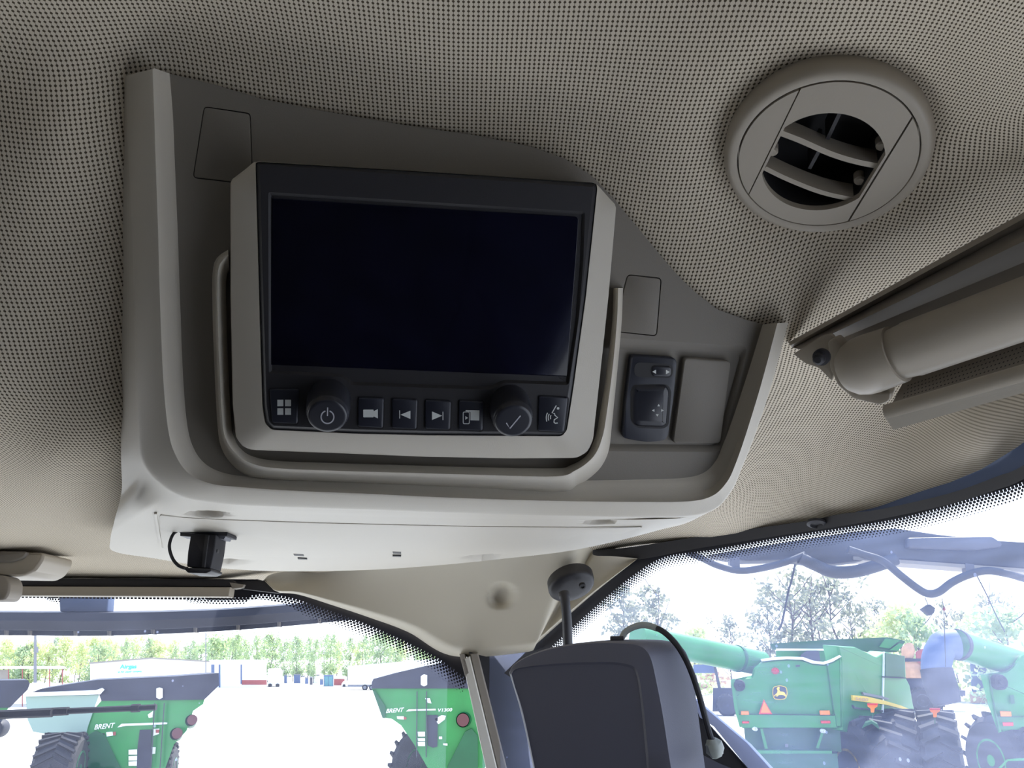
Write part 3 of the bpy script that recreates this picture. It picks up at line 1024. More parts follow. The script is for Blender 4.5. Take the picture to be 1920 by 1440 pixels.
for c, d in (((1235, 760), 'u'), ((1225, 769.5), 'l'), ((1242, 769.5), 'r'), ((1232.5, 778.5), 'd')):
    tri3(mb, PA, c, d, 2.7, HB + .0032)
mb.build('icon', M['icon'], pad, smooth=False)

# ------------------------------------------------------------------ air vent
av = thing('air_vent', 'round beige air vent with two curved slats in the headliner', 'vent', VC)
RV = .0478
vx = (RX - PV.n * RX.dot(PV.n)).normalized()
vy = vx.cross(PV.n)
if vy.dot(UP) > 0: vy = -vy                     # vy runs down the picture
def vloc(u, v):
    d = PV.pt(u, v) - VC
    return (d.dot(vx), d.dot(vy))
def vpt(x, y, h=0.0): return VC + vx * x + vy * y + PV.n * h
vs, fs = lathe_vf(VC, PV.n, [(RV * 1.02, -.014), (RV * 1.02, -.004), (RV, -.001), (RV * .975, .0005), (RV * .93, .001), (RV * .885, .0006), (RV * .878, -.0006), (RV * .878, -.02)], 72, False, False)
mesh_obj('outer_ring', vs, fs, M['taupe'], av, angle=40)
def clip(poly, p, q, keep):
    """Part of a convex polygon on one side of line p-q (keep = a point of the wanted side)."""
    f = lambda a: (q[0] - p[0]) * (a[1] - p[1]) - (q[1] - p[1]) * (a[0] - p[0])
    sg = 1 if f(keep) > 0 else -1
    out = []
    for i in range(len(poly)):
        a, b_ = poly[i - 1], poly[i]
        fa, fb = f(a) * sg, f(b_) * sg
        if (fa >= 0) != (fb >= 0):
            s = fa / (fa - fb)
            out.append((lerp(a[0], b_[0], s), lerp(a[1], b_[1], s)))
        if fb >= 0: out.append(b_)
    return out
circ = [(RV * .868 * math.cos(a), RV * .868 * math.sin(a)) for a in np.linspace(0, 2 * PI, 96, endpoint=False)]
l1, l2 = vloc(1505, 155), vloc(1400, 370)
r1, r2 = vloc(1706, 225), vloc(1580, 430)
oc = vloc(1541, 306)
ow = RV * .60
opn = [(oc[0] + ow * math.cos(a), oc[1] + ow * math.sin(a)) for a in np.linspace(0, 2 * PI, 72, endpoint=False)]
c0 = (0, 0)
def shift(p, q, d, to):
    n = Vector((q[1] - p[1], p[0] - q[0])).normalized()
    if (Vector(to) - Vector(p)).dot(n) < 0: n = -n
    return (p[0] + n.x * d, p[1] + n.y * d), (q[0] + n.x * d, q[1] + n.y * d)
g = .0004
lo = shift(l1, l2, -g, c0); li_ = shift(l1, l2, g, c0); ro = shift(r1, r2, -g, c0); ri = shift(r1, r2, g, c0)
segL = clip(circ, *lo, vloc(1370, 200)); segR = clip(circ, *ro, vloc(1740, 350))
mid = clip(clip(circ, *li_, c0), *ri, c0)
lo2 = shift(l1, l2, .0016, c0); ro2 = shift(r1, r2, .0016, c0)
opn = clip(clip(opn, *lo2, c0), *ro2, c0)
def vslab(poly, h1, h0):
    return loft([[vpt(x, y, h0) for x, y in poly], [vpt(x, y, h1 - .0003) for x, y in poly], [vpt(x * .997, y * .997, h1) for x, y in poly]], True, False, True)
mesh_obj('face_segment', *vslab(segL, .0012, -.006), M['taupe'], av, angle=30)
mesh_obj('face_segment', *vslab(segR, .0012, -.006), M['taupe'], av, angle=30)
polys = [mid, opn]
tris = tessellate_polygon([[Vector((x, y, 0)) for x, y in p] for p in polys])
fl2 = [q for p in polys for q in p]
mb = MB().add(([vpt(x, y, .0008) for x, y in fl2], [tuple(t) for t in tris]))
mb.add(loft([[vpt(x, y, .0008) for x, y in mid], [vpt(x, y, -.006) for x, y in mid]]))
mb.add(loft([[vpt(x, y, .0008) for x, y in opn], [vpt(x, y, -.003) for x, y in opn]]))
mb.build('barrel_face', M['taupe'], av, angle=30)
mb = MB().add(loft([[vpt(x, y, -.003) for x, y in opn], [vpt(x, y, -.03) for x, y in opn]], True, False, True))
mb.add(([vpt(x, y, -.0062) for x, y in circ] + [vpt(x, y, -.0062) for x, y in opn], [tuple(t) for t in tessellate_polygon([[Vector((x, y, 0)) for x, y in p] for p in (circ, opn)])]))
mb.build('vent_duct', M['void'], av, angle=30)
def slat(px, wd, h):
    pts = catmull([(*vloc(u, v), 0) for u, v in px], 8)
    A, B = [], []
    for i, p in enumerate(pts):
        d = (pts[min(i + 1, len(pts) - 1)] - pts[max(i - 1, 0)]).normalized()
        q = Vector((-d.y, d.x, 0)) * wd / 2
        A.append(p + q); B.append(p - q)
    L_ = [[vpt(p.x, p.y, h) for p in A], [vpt(p.x, p.y, h) for p in B], [vpt(p.x, p.y, h - .011) for p in B], [vpt(p.x, p.y, h - .011) for p in A]]
    L_.append(L_[0])
    s_ = mesh_obj('slat', *loft(L_, False), M['taupe'], av, angle=40)
slat([(1463,254),(1500,268),(1560,294),(1610,309),(1658,318)], .0030, -.002)
slat([(1434,320),(1475,340),(1530,362),(1575,374),(1617,381)], .0026, -.002)
for (a, c) in (((1588, 205), (1552, 280)), ((1540, 295), (1518, 335))):
    pa, pb = vloc(*a), vloc(*c)
    d = (Vector(pb) - Vector(pa)).normalized(); q = Vector((-d.y, d.x)) * .0009
    pr = [Vector(pa) + q, Vector(pb) + q, Vector(pb) - q, Vector(pa) - q]
    mesh_obj('fin', *loft([[vpt(p.x, p.y, -.008) for p in pr], [vpt(p.x, p.y, -.024) for p in pr]], True, True, True), M['black'], av)
for c in ((1478, 240), (1448, 300), (1655, 290), (1613, 355)):
    x, y = vloc(*c)
    mesh_obj('slat_pivot', *lathe_vf(vpt(x, y, -.012), PV.n, [(.0028, 0), (.0028, .005), (.002, .006)], 16), M['taupe'], av)

# ------------------------------------------------------------------ sunshade roller on the right
ro_ = thing('sunshade_roller', 'beige roller sunshade on its bracket above the side window', 'sunshade', P(1700, 660, .46))
A0, A1 = P(1575, 702, .474), P(1920, 579, .405)
AX = (A1 - A0).normalized()
def along(u, v, far=1.55):
    """Point on a line parallel to the roller axis, through pixel (u, v)."""
    pass
def par_line(p0, u1, v1, ext=1.5):
    """Line from p0 towards pixel (u1, v1), kept nearly parallel to the roller."""
    best = min((P(u1, v1, t) for t in np.linspace(.33, .48, 151)), key=lambda q: -((q - p0).normalized().dot(AX)))
    return p0, p0 + (best - p0) * ext
bands = [((1478, 642, .515), (1920, 398)), ((1482, 648, .506), (1920, 410)), ((1486, 652, .512), (1920, 424)), ((1500, 655, .498), (1920, 452)), ((1512, 662, .505), (1920, 492)), ((1540, 700, .525), (1920, 560))]
LA, LB = [], []
for (u, v, t), e in bands:
    a, b_ = par_line(P(u, v, t), *e)
    LA.append(a); LB.append(b_)
aw = (A0 - CAM).normalized() * .022
LA[-1] = A0 + AX * .012 + aw
LB[-1] = A0 + AX * .30 + aw
mesh_obj('back_rail', *loft([LA, [a.lerp(b_, .5) for a, b_ in zip(LA, LB)], LB], False), M['grey'], ro_, angle=25)
RT = .0147
nx, ny = frame_of(AX)
T0 = A0 + AX * ((P(1664, 671, .456) - A0).dot(AX))
T0 = T0 + AX * .013
mesh_obj('roller_tube', *lathe_vf(T0, AX, [(RT * .9, -.012), (RT * .97, 0), (RT, .0015), (RT, .3)], 40), M['taupe'], ro_)
mesh_obj('end_cap', *lathe_vf(A0 + AX * .006, AX, [(RT * .3, -.004), (RT * .75, -.0025), (RT * .98, .002), (RT * 1.08, .007), (RT * 1.1, .012), (RT * 1.05, .0275), (RT * .85, .0276)], 40), M['taupe'], ro_)
PBK = Plane.pn(P(1580, 690, .470), (CAM - P(1580, 690, .470)).normalized() + Vector((-.3, 0, -.25)))
pts = rpoly([(1487,664),(1540,630),(1560,626),(1570,640),(1566,690),(1560,715),(1535,690),(1510,682)], 5)
slab('bracket_plate', PBK, pts, -.004, -.007, M['taupe'], ro_, bev=2)
pts = rpoly([(1552,640),(1566,634),(1590,660),(1610,735),(1672,735),(1668,752),(1650,760),(1600,748),(1570,722),(1556,690)], 6)
slab('bracket_arm', PBK, pts, .002, -.012, M['taupe'], ro_, bev=4)
bp = P(1542, 668, .462)
mesh_obj('bracket_bolt', *lathe_vf(bp, (CAM - bp).normalized() + Vector((-.5, 0, -.4)), [(.0046, 0), (.0046, .0025), (.003, .003), (.003, .007), (.0018, .008)], 20), M['seal'], ro_)
def strip(name, mat_, s0, s1, ext=1.5, thick=.0015):
    a0, b0 = par_line(P(*s0[0]), *s0[1], ext)
    a1, b1 = par_line(P(*s1[0]), *s1[1], ext)
    nn = (b0 - a0).cross(a1 - a0).normalized()
    if nn.dot(CAM - a0) > 0: nn = -nn
    return mesh_obj(name, *prism_vf([a0, b0, b1, a1], nn * thick), mat_, ro_, smooth=False), (a0, b0, a1, b1)
sh, (a0, b0, a1, b1) = strip('shade_cloth', M['grey'], ((1698, 708, .464), (1920, 626)), ((1672, 757, .462), (1920, 683)))
# punched holes in the cloth, as small dark dimples joined into one part
hm = MB()
nn = (b0 - a0).cross(a1 - a0).normalized()
if nn.dot(CAM - a0) < 0: nn = -nn
for i in range(48):
    for j in range(4):
        s = .05 + (i + .5 * (j % 2)) * .0200
        r = .42 + j * .15
        if s > 1: continue
        c = a0.lerp(b0, s).lerp(a1.lerp(b1, s), r)
        X = (b0 - a0).normalized() * .00042
        Y = (a1 - a0).normalized() * .00042
        k = len(hm.v)
        hm.v += [c + X * math.cos(q) + Y * math.sin(q) + nn * .0001 for q in np.linspace(0, 2 * PI, 8, endpoint=False)]
        hm.f.append(tuple(range(k, k + 8)))
tag(hm.build('cloth_holes', M['void'], ro_, smooth=False), kind='stuff')
for s0, s1, r in (((1664, 775, .455), (1920, 702), .0048), ):
    a, b_ = par_line(P(*s0), *s1, 1.5)
    mesh_obj('pull_bar', *tube_vf([a, b_], r, 20), M['taupe'], ro_)
strip('bottom_bar', M['plastic'], ((1660, 783, .452), (1920, 710)), ((1675, 806, .450), (1920, 736)), thick=.006)

# ------------------------------------------------------------------ plug with tethered cap below the console
pg = thing('socket_plug', 'black plug with a looped tether hanging below the console underside', 'plug', P(378, 1000, .60))
pT = PQ.t(378, 998)
PG = facing((P(378, 998, pT) - CAM).y)
q = rpoly([(330,990),(427,998),(426,1005),(330,997)], 1.5)
slab('top_plate', PG, q, .006, -.014, M['seal'], pg, bev=1)
slab('latch', PG, [(338,997),(424,1004),(420,1011),(338,1005)], .003, -.010, M['steelgrey'], pg)
slab('plug_body', PG, rpoly([(358,1000),(406,1003),(402,1035),(395,1066),(350,1062),(352,1035)], 2), .010, -.010, M['seal'], pg, bev=2)
slab('body_rib', PG, [(384,1003),(392,1004),(384,1064),(377,1063)], .0115, .008, M['black'], pg, bev=1)
slab('side_clip', PG, [(403,1010),(406,1010),(402,1030),(408,1030),(407,1035),(400,1043),(397,1064),(394,1064)], .006, .002, M['seal'], pg)
slab('end_cap', PG, rpoly([(343,1064),(396,1066),(396,1071),(386,1075),(352,1074)], 2), .011, -.011, M['black'], pg, bev=1)
tl = catmull([PG.pt(u, v, .004) for u, v in [(338,993),(326,1000),(319,1015),(318,1030),(324,1048),(334,1060),(345,1065),(352,1066)]], 8)
mesh_obj('tether', *tube_vf(tl, .0011, 8), M['seal'], pg)

# ------------------------------------------------------------------ roller blind at the head of the windscreen
PBL = facing(.955)
rb_ = thing('windscreen_blind', 'closed roller blind with a pale bottom bar along the windscreen head', 'blind', PBL.pt(200, 1100))
slab('dark_gap_strip', PBL, [(-250,1082),(430,1086),(444,1094),(436,1100),(-250,1098)], -.002, -.02, M['seal'], rb_, bev=1)  # black strip filling the gap above the bottom bar
slab('bottom_bar', PBL, [(-250,1098),(432,1101),(429,1119),(-250,1115)], .004, -.012, M['taupe'], rb_, bev=1.5)
slab('rail_end', PBL, [(430,1092),(458,1096),(455,1102),(436,1104)], 0, -.012, M['grey'], rb_, bev=1)
slab('glass_channel', PBL, [(440,1092),(497,1088),(520,1108),(520,1112),(452,1104)], -.006, -.02, M['seal'], rb_, bev=1)
PB2 = facing(.80)
slab('end_bracket', PB2, rpoly([(-120,1030),(82,1036),(80,1050),(66,1070),(48,1079),(-120,1076)], 7), .004, -.05, M['taupe'], rb_, bev=5)
slab('end_bracket_cap', PB2, rpoly([(-120,1030),(52,1034),(44,1046),(20,1053),(-120,1055)], 7), .008, -.01, M['grey'], rb_, bev=3)
slab('pull_knob', PB2, rpoly([(-60,1076),(8,1078),(18,1090),(17,1112),(8,1126),(-60,1126)], 8), .012, -.01, M['grey'], rb_, bev=4)

# ------------------------------------------------------------------ monitor at the pillar and what is round it
PM = Plane.pn(P(1100, 1330, .60), (CAM - P(1100, 1330, .60)).normalized() * 1.0 + Vector((-.32, 0, .10)))
mo = thing('monitor', 'charcoal box-shaped monitor housing standing before the corner pillar', 'monitor', PM.pt(1100, 1400))
f0 = [(955,1262),(962,1248),(985,1232),(1020,1218),(1060,1209),(1110,1203),(1160,1203),(1195,1206),(1213,1216),(1224,1236),(1234,1280),(1246,1340),(1262,1440),(1300,1660),(1045,1660),(1000,1440),(978,1340),(962,1285)]
f1 = [(960,1264),(966,1256),(990,1252),(1025,1249),(1060,1247),(1105,1246),(1150,1246),(1175,1250),(1188,1256),(1194,1268),(1198,1290),(1204,1340),(1213,1440),(1232,1650),(1047,1650),(1003,1440),(982,1340),(966,1288)]
f2 = [(955,1260),(970,1243),(1000,1230),(1050,1214),(1090,1206),(1140,1200),(1200,1199),(1248,1201),(1276,1212),(1290,1232),(1300,1275),(1309,1340),(1322,1440),(1352,1660),(1050,1660),(1005,1440),(980,1340),(962,1285)]
d0, d1, d2 = (dens(L + [L[0]], 4)[:-1] for L in (f0, f1, f2))
L_ = [[PM.pt(u, v, -.030) for u, v in d2], [PM.pt(u, v, -.002) for u, v in d0], [PM.pt(u, v, 0) for u, v in mixl(d0, d1, .08)], [PM.pt(u, v, 0.0015) for u, v in mixl(d0, d1, .9)], [PM.pt(u, v, .0006) for u, v in d1]]
mesh_obj('housing', *loft(L_, True, True, False), M['monitor'], mo, angle=30)
mesh_obj('face_panel', *loft([[PM.pt(u, v, .0006) for u, v in d1], [PM.pt(u, v, .0004) for u, v in mixl(d1, [(1095, 1400)] * len(d1), .05)]], True, False, True), M['monitor'], mo, angle=30)
gp = P(1156, 1199, PM.t(1156, 1199, -.016))
mesh_obj('cable_grommet', *tube_vf([gp - RX * .0045, gp + RX * .005], .0024, 12), M['seal'], mo)
cable = [(1166,1196),(1172,1186),(1185,1177),(1205,1172),(1226,1176),(1246,1186),(1268,1208),(1286,1237),(1300,1270),(1312,1308),(1322,1345),(1331,1378),(1338,1398)]
cts = [P(u, v, PM.t(u, v, -.02 + .004 * (i > 4))) for i, (u, v) in enumerate(cable)]
cts = catmull(cts, 6)
cb_ = tag(mesh_obj('monitor_cable', *tube_vf(cts[24:], .0021, 10), M['seal']), 'black cable curving down the right side of the monitor housing', 'cable')
mesh_obj('clear_sleeve', *tube_vf(cts[:27], .0024, 10), M['clear'], cb_)
bl_ = cts[-1]
rr = random.Random(3)
vs, fs = lathe_vf(bl_ - Vector((.001, 0, -.004)), Vector((.3, .1, -1)), [(.003, 0), (.0055, .003), (.006, .007), (.004, .011)], 14)
vs = [v + Vector((rr.uniform(-.0008, .0008), 0, rr.uniform(-.0008, .0008))) for v in vs]
mesh_obj('tape_wrap', vs, fs, M['clear'], cb_)
# bracket behind the monitor on the right
PBR = Plane.pn(P(1360, 1400, .66), (CAM - P(1360, 1400, .66)).normalized() + Vector((-.3, 0, .1)))
br = thing('side_bracket', 'dark panel with a pale top edge tinted blue for the sky light, lower right of the monitor', 'bracket', PBR.pt(1360, 1420))
slab('panel', PBR, [(1285,1300),(1308,1318),(1312,1340),(1340,1372),(1400,1440),(1560,1640),(1280,1640)], 0, -.006, M['seal'], br, bev=1)
slab('edge_strip', PBR, [(1302,1308),(1309,1316),(1328,1332),(1400,1392),(1444,1440),(1640,1660),(1590,1660),(1420,1462),(1338,1362),(1312,1345),(1306,1330)], .004, -.010, M['skylit_blue'], br, bev=1)
slab('foot_plate', PBR, [(1318,1416),(1350,1432),(1420,1460),(1420,1640),(1320,1640)], .003, -.004, M['monitor'], br, bev=1)

# mirror mount on the corner trim
mm_ = thing('mirror_mount', 'black oval mount with a slim stem on the beige corner trim', 'mount', P(1072, 1100, .79))
cM = P(1072, 1101, .80)
ax = Vector((-.18, -.75, -.62)).normalized()
ax = (CAM - cM).normalized() * .5 + Vector((.12, -.25, -.75))
ax.normalize()
bx, by = frame_of(ax)
big = (RX * .86 + UP * .50); big = (big - ax * big.dot(ax)).normalized(); sm = ax.cross(big)
def oval(s, h): return [cM + ax * h + big * (.0225 * s * math.cos(a)) + sm * (.0170 * s * math.sin(a)) for a in np.linspace(0, 2 * PI, 40, endpoint=False)]
mesh_obj('mount_base', *loft([oval(1, -.012), oval(1, -.003), oval(.97, -.0005), oval(.85, .0012), oval(.55, .0022)], True, True, True), M['black'], mm_, angle=50)
st = [P(1057, 1112, .788), P(1060, 1130, .782), P(1063, 1165, .776), P(1065, 1215, .77)]
mesh_obj('stem', *tube_vf(catmull(st, 6), [.0052] * 4 + [.0044] * 15, 16), M['black'], mm_)
sp_ = P(1092, 1099, .786)
mesh_obj('mount_screw', *lathe_vf(sp_, ax, [(.003, -.002), (.003, .001), (.0018, .001), (.0015, 0)], 14), M['void'], mm_)

# ------------------------------------------------------------------ parts of the tractor outside the glass
PO = facing(1.25)
lb_ = thing('light_bar', 'long black bar across the outside of the windscreen', 'bar', PO.pt(250, 1168))
top = [(-300,1147),(0,1145),(200,1146),(400,1141),(560,1130),(700,1120),(900,1102)]
bot = [(-300,1190),(0,1191),(200,1192),(400,1184),(560,1172),(700,1158),(900,1138)]
tp = dens(top, 6); bt = dens(bot, 6)
L_ = [[PO.pt(u, v, -.05) for u, v in tp], [PO.pt(u, v + 3, .004) for u, v in tp], [PO.pt(u, v, .008) for u, v in mixl(tp, bt, .4)], [PO.pt(u, v, .0) for u, v in mixl(tp, bt, .78)], [PO.pt(u, v, -.012) for u, v in mixl(tp, bt, .80)], [PO.pt(u, v, -.012) for u, v in bt], [PO.pt(u, v, -.05) for u, v in bt]]
mesh_obj('bar_shell', *loft(L_, False), M['hose'], lb_, angle=30)
for u in (10, 54, 140, 203, 285, 365, 445, 522, 598):
    v = itp([(p[0], p[1]) for p in bt], u)
    slab('bar_clip', PO, [(u - 2.5, v - 9), (u + 2.5, v - 9), (u + 2, v), (u - 2, v)], -.006, -.02, M['grey'], lb_)
slab('bar_bracket', PO, rpoly([(110,1105),(205,1105),(201,1147),(112,1147)], 3), -.01, -.03, M['blue'], lb_, bev=2)
PW = facing(1.02)
wp = thing('wiper', 'black windscreen wiper arm low on the left of the windscreen', 'wiper', PW.pt(100, 1335))
a, b_ = PW.pt(-300, 1352), PW.pt(293, 1326)
mesh_obj('wiper_blade', *tube_vf([a, b_], .0034, 10), M['seal'], wp)
mesh_obj('wiper_arm', *tube_vf([PW.pt(-300, 1352, .006), PW.pt(98, 1336, .006)], .0050, 10), M['seal'], wp)
for u0, u1 in ((58, 128), (247, 262)):
    v0, v1 = lerp(1352, 1326, (u0 + 300) / 593), lerp(1352, 1326, (u1 + 300) / 593)
    mesh_obj('blade_clip', *tube_vf([PW.pt(u0, v0, .001), PW.pt(u1, v1, .001)], .0046, 10), M['seal'], wp)

PX = facing(1.5)
ea = thing('mirror_boom', 'grey mirror arm with lamp reaching across the dusty side window', 'arm', PX.pt(1700, 1040))
slab('arm_beam', PX, [(1330,1040),(1500,1012),(1600,996),(1680,990),(1760,1002),(1880,1014),(2050,1024),(2700,1060),(2700,1120),(2050,1082),(1920,1066),(1800,1058),(1660,1046),(1560,1058),(1480,1050),(1400,1052)], 0, -.05, M['hose'], ea, bev=3)
slab('arm_lamp', PX, rpoly([(1702,1008),(1860,1005),(1880,1018),(1878,1026),(1830,1032),(1702,1028)], 6), .012, 0, M['monitor'], ea, bev=4)
slab('arm_underside', PX, [(1600,1043),(1920,1066),(2050,1076),(2050,1082),(1920,1073),(1600,1049)], .003, -.05, M['grey'], ea)
slab('arm_clip', PX, [(1368,1046),(1386,1044),(1388,1066),(1369,1066)], .004, -.01, M['monitor'], ea)
slab('arm_clip', PX, [(1810,1056),(1826,1058),(1830,1078),(1812,1076)], .004, -.01, M['monitor'], ea)
def hose(name, px, r, label, cat='hose', off=.012, plane=PX, m='hose', group=None):
    pts = catmull([plane.pt(u, v, off) for u, v in px], 8)
    return tag(mesh_obj(name, *tube_vf(pts, r, 12), M[m]), label, cat, group)
hose('cable_hose', [(1290,1036),(1315,1046),(1345,1060),(1385,1070),(1425,1066),(1470,1055),(1510,1040)], .0058, 'thick hose sagging under the arm nearest the corner trim')
hose('cable_hose', [(1500,1046),(1530,1060),(1560,1072),(1600,1072),(1640,1062),(1680,1048)], .0105, 'lumpy taped hose bunched under the middle of the arm')
hose('cable_hose', [(1590,1030),(1620,1040),(1655,1052),(1690,1080),(1720,1103),(1740,1113),(1760,1110),(1785,1092),(1815,1078),(1850,1070),(1890,1076),(1930,1086),(2000,1090),(2100,1084)], .0065, 'long grey hose drooping in a deep loop below the arm', off=.03)
hose('tie_strap', [(1491,1058),(1485,1085),(1478,1110),(1472,1140),(1466,1168),(1460,1182)], .0018, 'dark loose tie strap hanging before the tall trees', 'strap', .02)
hose('wire', [(1832,1080),(1850,1115),(1866,1150),(1884,1185)], .0009, 'thin slanting wire hanging at the far right of the window', 'wire', .03)
tgb = hose('wire', [(1766,1122),(1769,1140),(1771,1180),(1773,1250)], .0006, 'thin vertical wire with a small bead hanging before the boom spout', 'wire', .03)
mesh_obj('bead', *lathe_vf(PX.pt(1770, 1142, .03), UP, [(.001, -.003), (.003, 0), (.001, .003)], 10), M['rust'], tgb)
pd_ = thing('hanging_block', 'small dark block dangling from the drooping hose', 'block', PX.pt(1742, 1143, .03))
slab('block_body', PX, [(1731,1142),(1744,1133),(1754,1140),(1751,1150),(1745,1154)], .036, .022, M['hose'], pd_, bev=1)
mesh_obj('block_wire', *tube_vf([PX.pt(1734, 1120, .03), PX.pt(1741, 1136, .03)], .0006, 6), M['hose'], pd_)

# ------------------------------------------------------------------ the yard
GZ = -CAM.z
gnd = MB()
N_ = 24
for i in range(N_):
    for j in range(N_):
        x0, x1 = -260 + 520 * i / N_, -260 + 520 * (i + 1) / N_
        y0, y1 = -60 + 460 * j / N_, -60 + 460 * (j + 1) / N_
        k = len(gnd.v)
        gnd.v += [Vector((x0, y0, 0)), Vector((x1, y0, 0)), Vector((x1, y1, 0)), Vector((x0, y1, 0))]
        gnd.f.append((k, k + 1, k + 2, k + 3))
tag(gnd.build('ground', M['grass'], smooth=False), 'pale sunlit yard ground below both windows', kind='structure')

def Yp(u, v, Y):
    d = ray(u, v)
    return CAM + d * (Y / d.y)
def Yg(v, u=960):
    """How far ahead the ground lies at picture height v."""
    d = ray(u, v)
    return d.y * GZ / d.z
def gpt(u, v):
    d = ray(u, v)
    return CAM + d * (GZ / d.z)

def text(name, s, pl, p0, p1, hpx, m, parent, shear=0.0, h=.02, bold=0.0):
    """Lettering lying on a plane, from pixel p0 (left end of baseline) to p1 (right end)."""
    cu = bpy.data.curves.new(name, 'FONT')
    cu.body = s
    cu.shear = shear
    cu.offset = bold
    tmp = bpy.data.objects.new(name, cu)
    COL.objects.link(tmp)
    dg = bpy.context.evaluated_depsgraph_get()
    me = tmp.evaluated_get(dg).to_mesh()
    co = [v.co.copy() for v in me.vertices]
    fa = [tuple(p.vertices) for p in me.polygons]
    tmp.evaluated_get(dg).to_mesh_clear()
    bpy.data.objects.remove(tmp)
    w_ = max(c.x for c in co) or 1
    hh = max(c.y for c in co) or 1
    vs = []
    for c in co:
        s_ = c.x / w_
        vs.append(pl.pt(lerp(p0[0], p1[0], s_), lerp(p0[1], p1[1], s_) - c.y / hh * hpx, h))
    return mesh_obj(name, vs, fa, m, parent, smooth=False)

def wheel(parent, c, r, wd, axis, hub=None, lugs=22, rimr=.5):
    """Tractor wheel with lugged tyre; axis = unit vector of the axle."""
    mb = MB()
    mb.add(lathe_vf(c - axis * wd / 2, axis, [(r * .5, 0), (r * .80, 0), (r * .93, wd * .1), (r * .95, wd * .5), (r * .93, wd * .9), (r * .80, wd), (r * .5, wd)], 36))
    x, y = frame_of(axis)
    for k in range(lugs):
        a = 2 * PI * k / lugs
        for sd_ in (-1, 1):
            a2 = a + sd_ * .06
            d = x * math.cos(a2) + y * math.sin(a2); tg = axis.cross(d)
            ct = c + d * r * .955 + axis * sd_ * wd * .24
            A_x = (axis * sd_ + tg * .55).normalized() * wd * .26
            B_x = A_x.cross(d).normalized() * r * .035
            D_x = d * r * .05
            v8 = [ct + A_x * i + B_x * j + D_x * k2 for k2 in (-1, 1) for i, j in ((-1, -1), (1, -1), (1, 1), (-1, 1))]
            mb.add((v8, [(4, 5, 6, 7), (0, 1, 5, 4), (1, 2, 6, 5), (2, 3, 7, 6), (3, 0, 4, 7)]))
    t_ = mb.build('tyre', M['tire'], parent, angle=30)
    if hub:
        for sg in (-1, 1):
            mesh_obj('rim', *lathe_vf(c + axis * sg * wd * .30, axis * sg, [(r * rimr, 0), (r * rimr, wd * .2), (r * rimr * .9, wd * .2), (r * rimr * .8, wd * .05), (r * .15, wd * .05), (r * .12, wd * .2)], 28), M[hub], parent)
    return t_

# --- grain carts seen through the windscreen
YC = 19.0
def poly_slab(name, Y, pts, depth, m, parent, out=0.0, bev=0.0, yaw=0.0):
    pl = facing(Y, yaw)
    cu = sum(p[0] for p in pts) / len(pts)
    d = ray(cu, 1280); d.z = 0
    d.normalize()                                     # the solid goes straight back, away from the tractor
    face = [pl.pt(u, v, out) for u, v in pts]
    loops = [[p + d * depth for p in face], face]
    if bev:
        loops = [loops[0], [p + d * .05 for p in face], [pl.pt(u, v, out) for u, v in inset(pts, bev)]]
    return mesh_obj(name, *loft(loops, True, True, True), m, parent)
gc = thing('grain_cart', 'green grain cart with black tarp behind the wiper, left window', 'grain cart', Yp(220, 1440, YC))
poly_slab('tarp', YC, [(75,1292),(130,1283),(180,1275),(330,1268),(410,1262),(411,1285),(383,1312),(190,1314),(185,1300),(50,1302)], 2.6, M['tarp'], gc, .05)
poly_slab('tarp_rim', YC, [(48,1299),(180,1294),(192,1290),(196,1293),(188,1302),(48,1306)], 2.6, M['white'], gc, .10)
poly_slab('hopper', YC, [(190,1314),(383,1312),(381,1320),(362,1333),(350,1370),(326,1396),(310,1440),(300,1470),(225,1470),(212,1440),(196,1375),(160,1378),(165,1362),(176,1330)], 2.4, M['green'], gc)
poly_slab('clean_out_panel', YC, [(48,1306),(186,1303),(176,1330),(165,1362),(160,1382),(105,1380),(80,1375),(62,1372),(52,1350)], 2.2, M['panelgreen'], gc, .04)
poly_slab('front_chute', YC, [(160,1382),(180,1370),(196,1378),(226,1440),(240,1480),(160,1480),(155,1400)], 1.5, M['greend'], gc, .06)
poly_slab('window_slot', YC, [(293,1291),(299,1289),(305,1291),(305,1308),(299,1311),(293,1308)], .02, M['white'], gc, .09)
poly_slab('ladder_panel', YC, [(262,1369),(284,1368),(283,1440),(255,1470),(258,1400)], .1, M['tarp'], gc, .05)
for x0, x1 in ((308, 300), (290, 283)):
    poly_slab('ladder_rail', YC, [(x0 - 1, 1318), (x0 + 1, 1318), (x1 + 1, 1440), (x1 - 1, 1440)], .04, M['hose'], gc, .12)
for y0, y1 in ((1406, 1415), (1418, 1426), (1428, 1436)):
    poly_slab('decal', YC, [(241, y0), (257, y0 - 1), (257, y1), (241, y1)], .01, M['white'], gc, .04)
for q in ([(199,1373),(211,1372),(212,1379),(200,1381)], [(286,1367),(299,1366),(298,1376),(287,1380)], [(284,1401),(292,1401),(291,1413),(284,1414)], [(277,1340),(287,1333),(286,1345),(279,1346)]):
    poly_slab('decal', YC, q, .01, M['white'], gc, .04)
for q in ([(212,1372.5),(217,1372),(217,1379),(212,1379)], [(292,1368),(299,1368),(298,1374),(292,1374)]):
    poly_slab('warning_decal', YC, q, .01, M['rust'], gc, .045)
poly_slab('swoosh_decal', YC, [(220,1364),(228,1357),(310,1354.5),(314,1355),(313,1358),(236,1361)], .01, M['white'], gc, .03)
PCt = facing(YC)
text('lettering', 'BRENT', PCt, (176, 1368), (216, 1364), 9, M['white'], gc, .35, .04, .02)
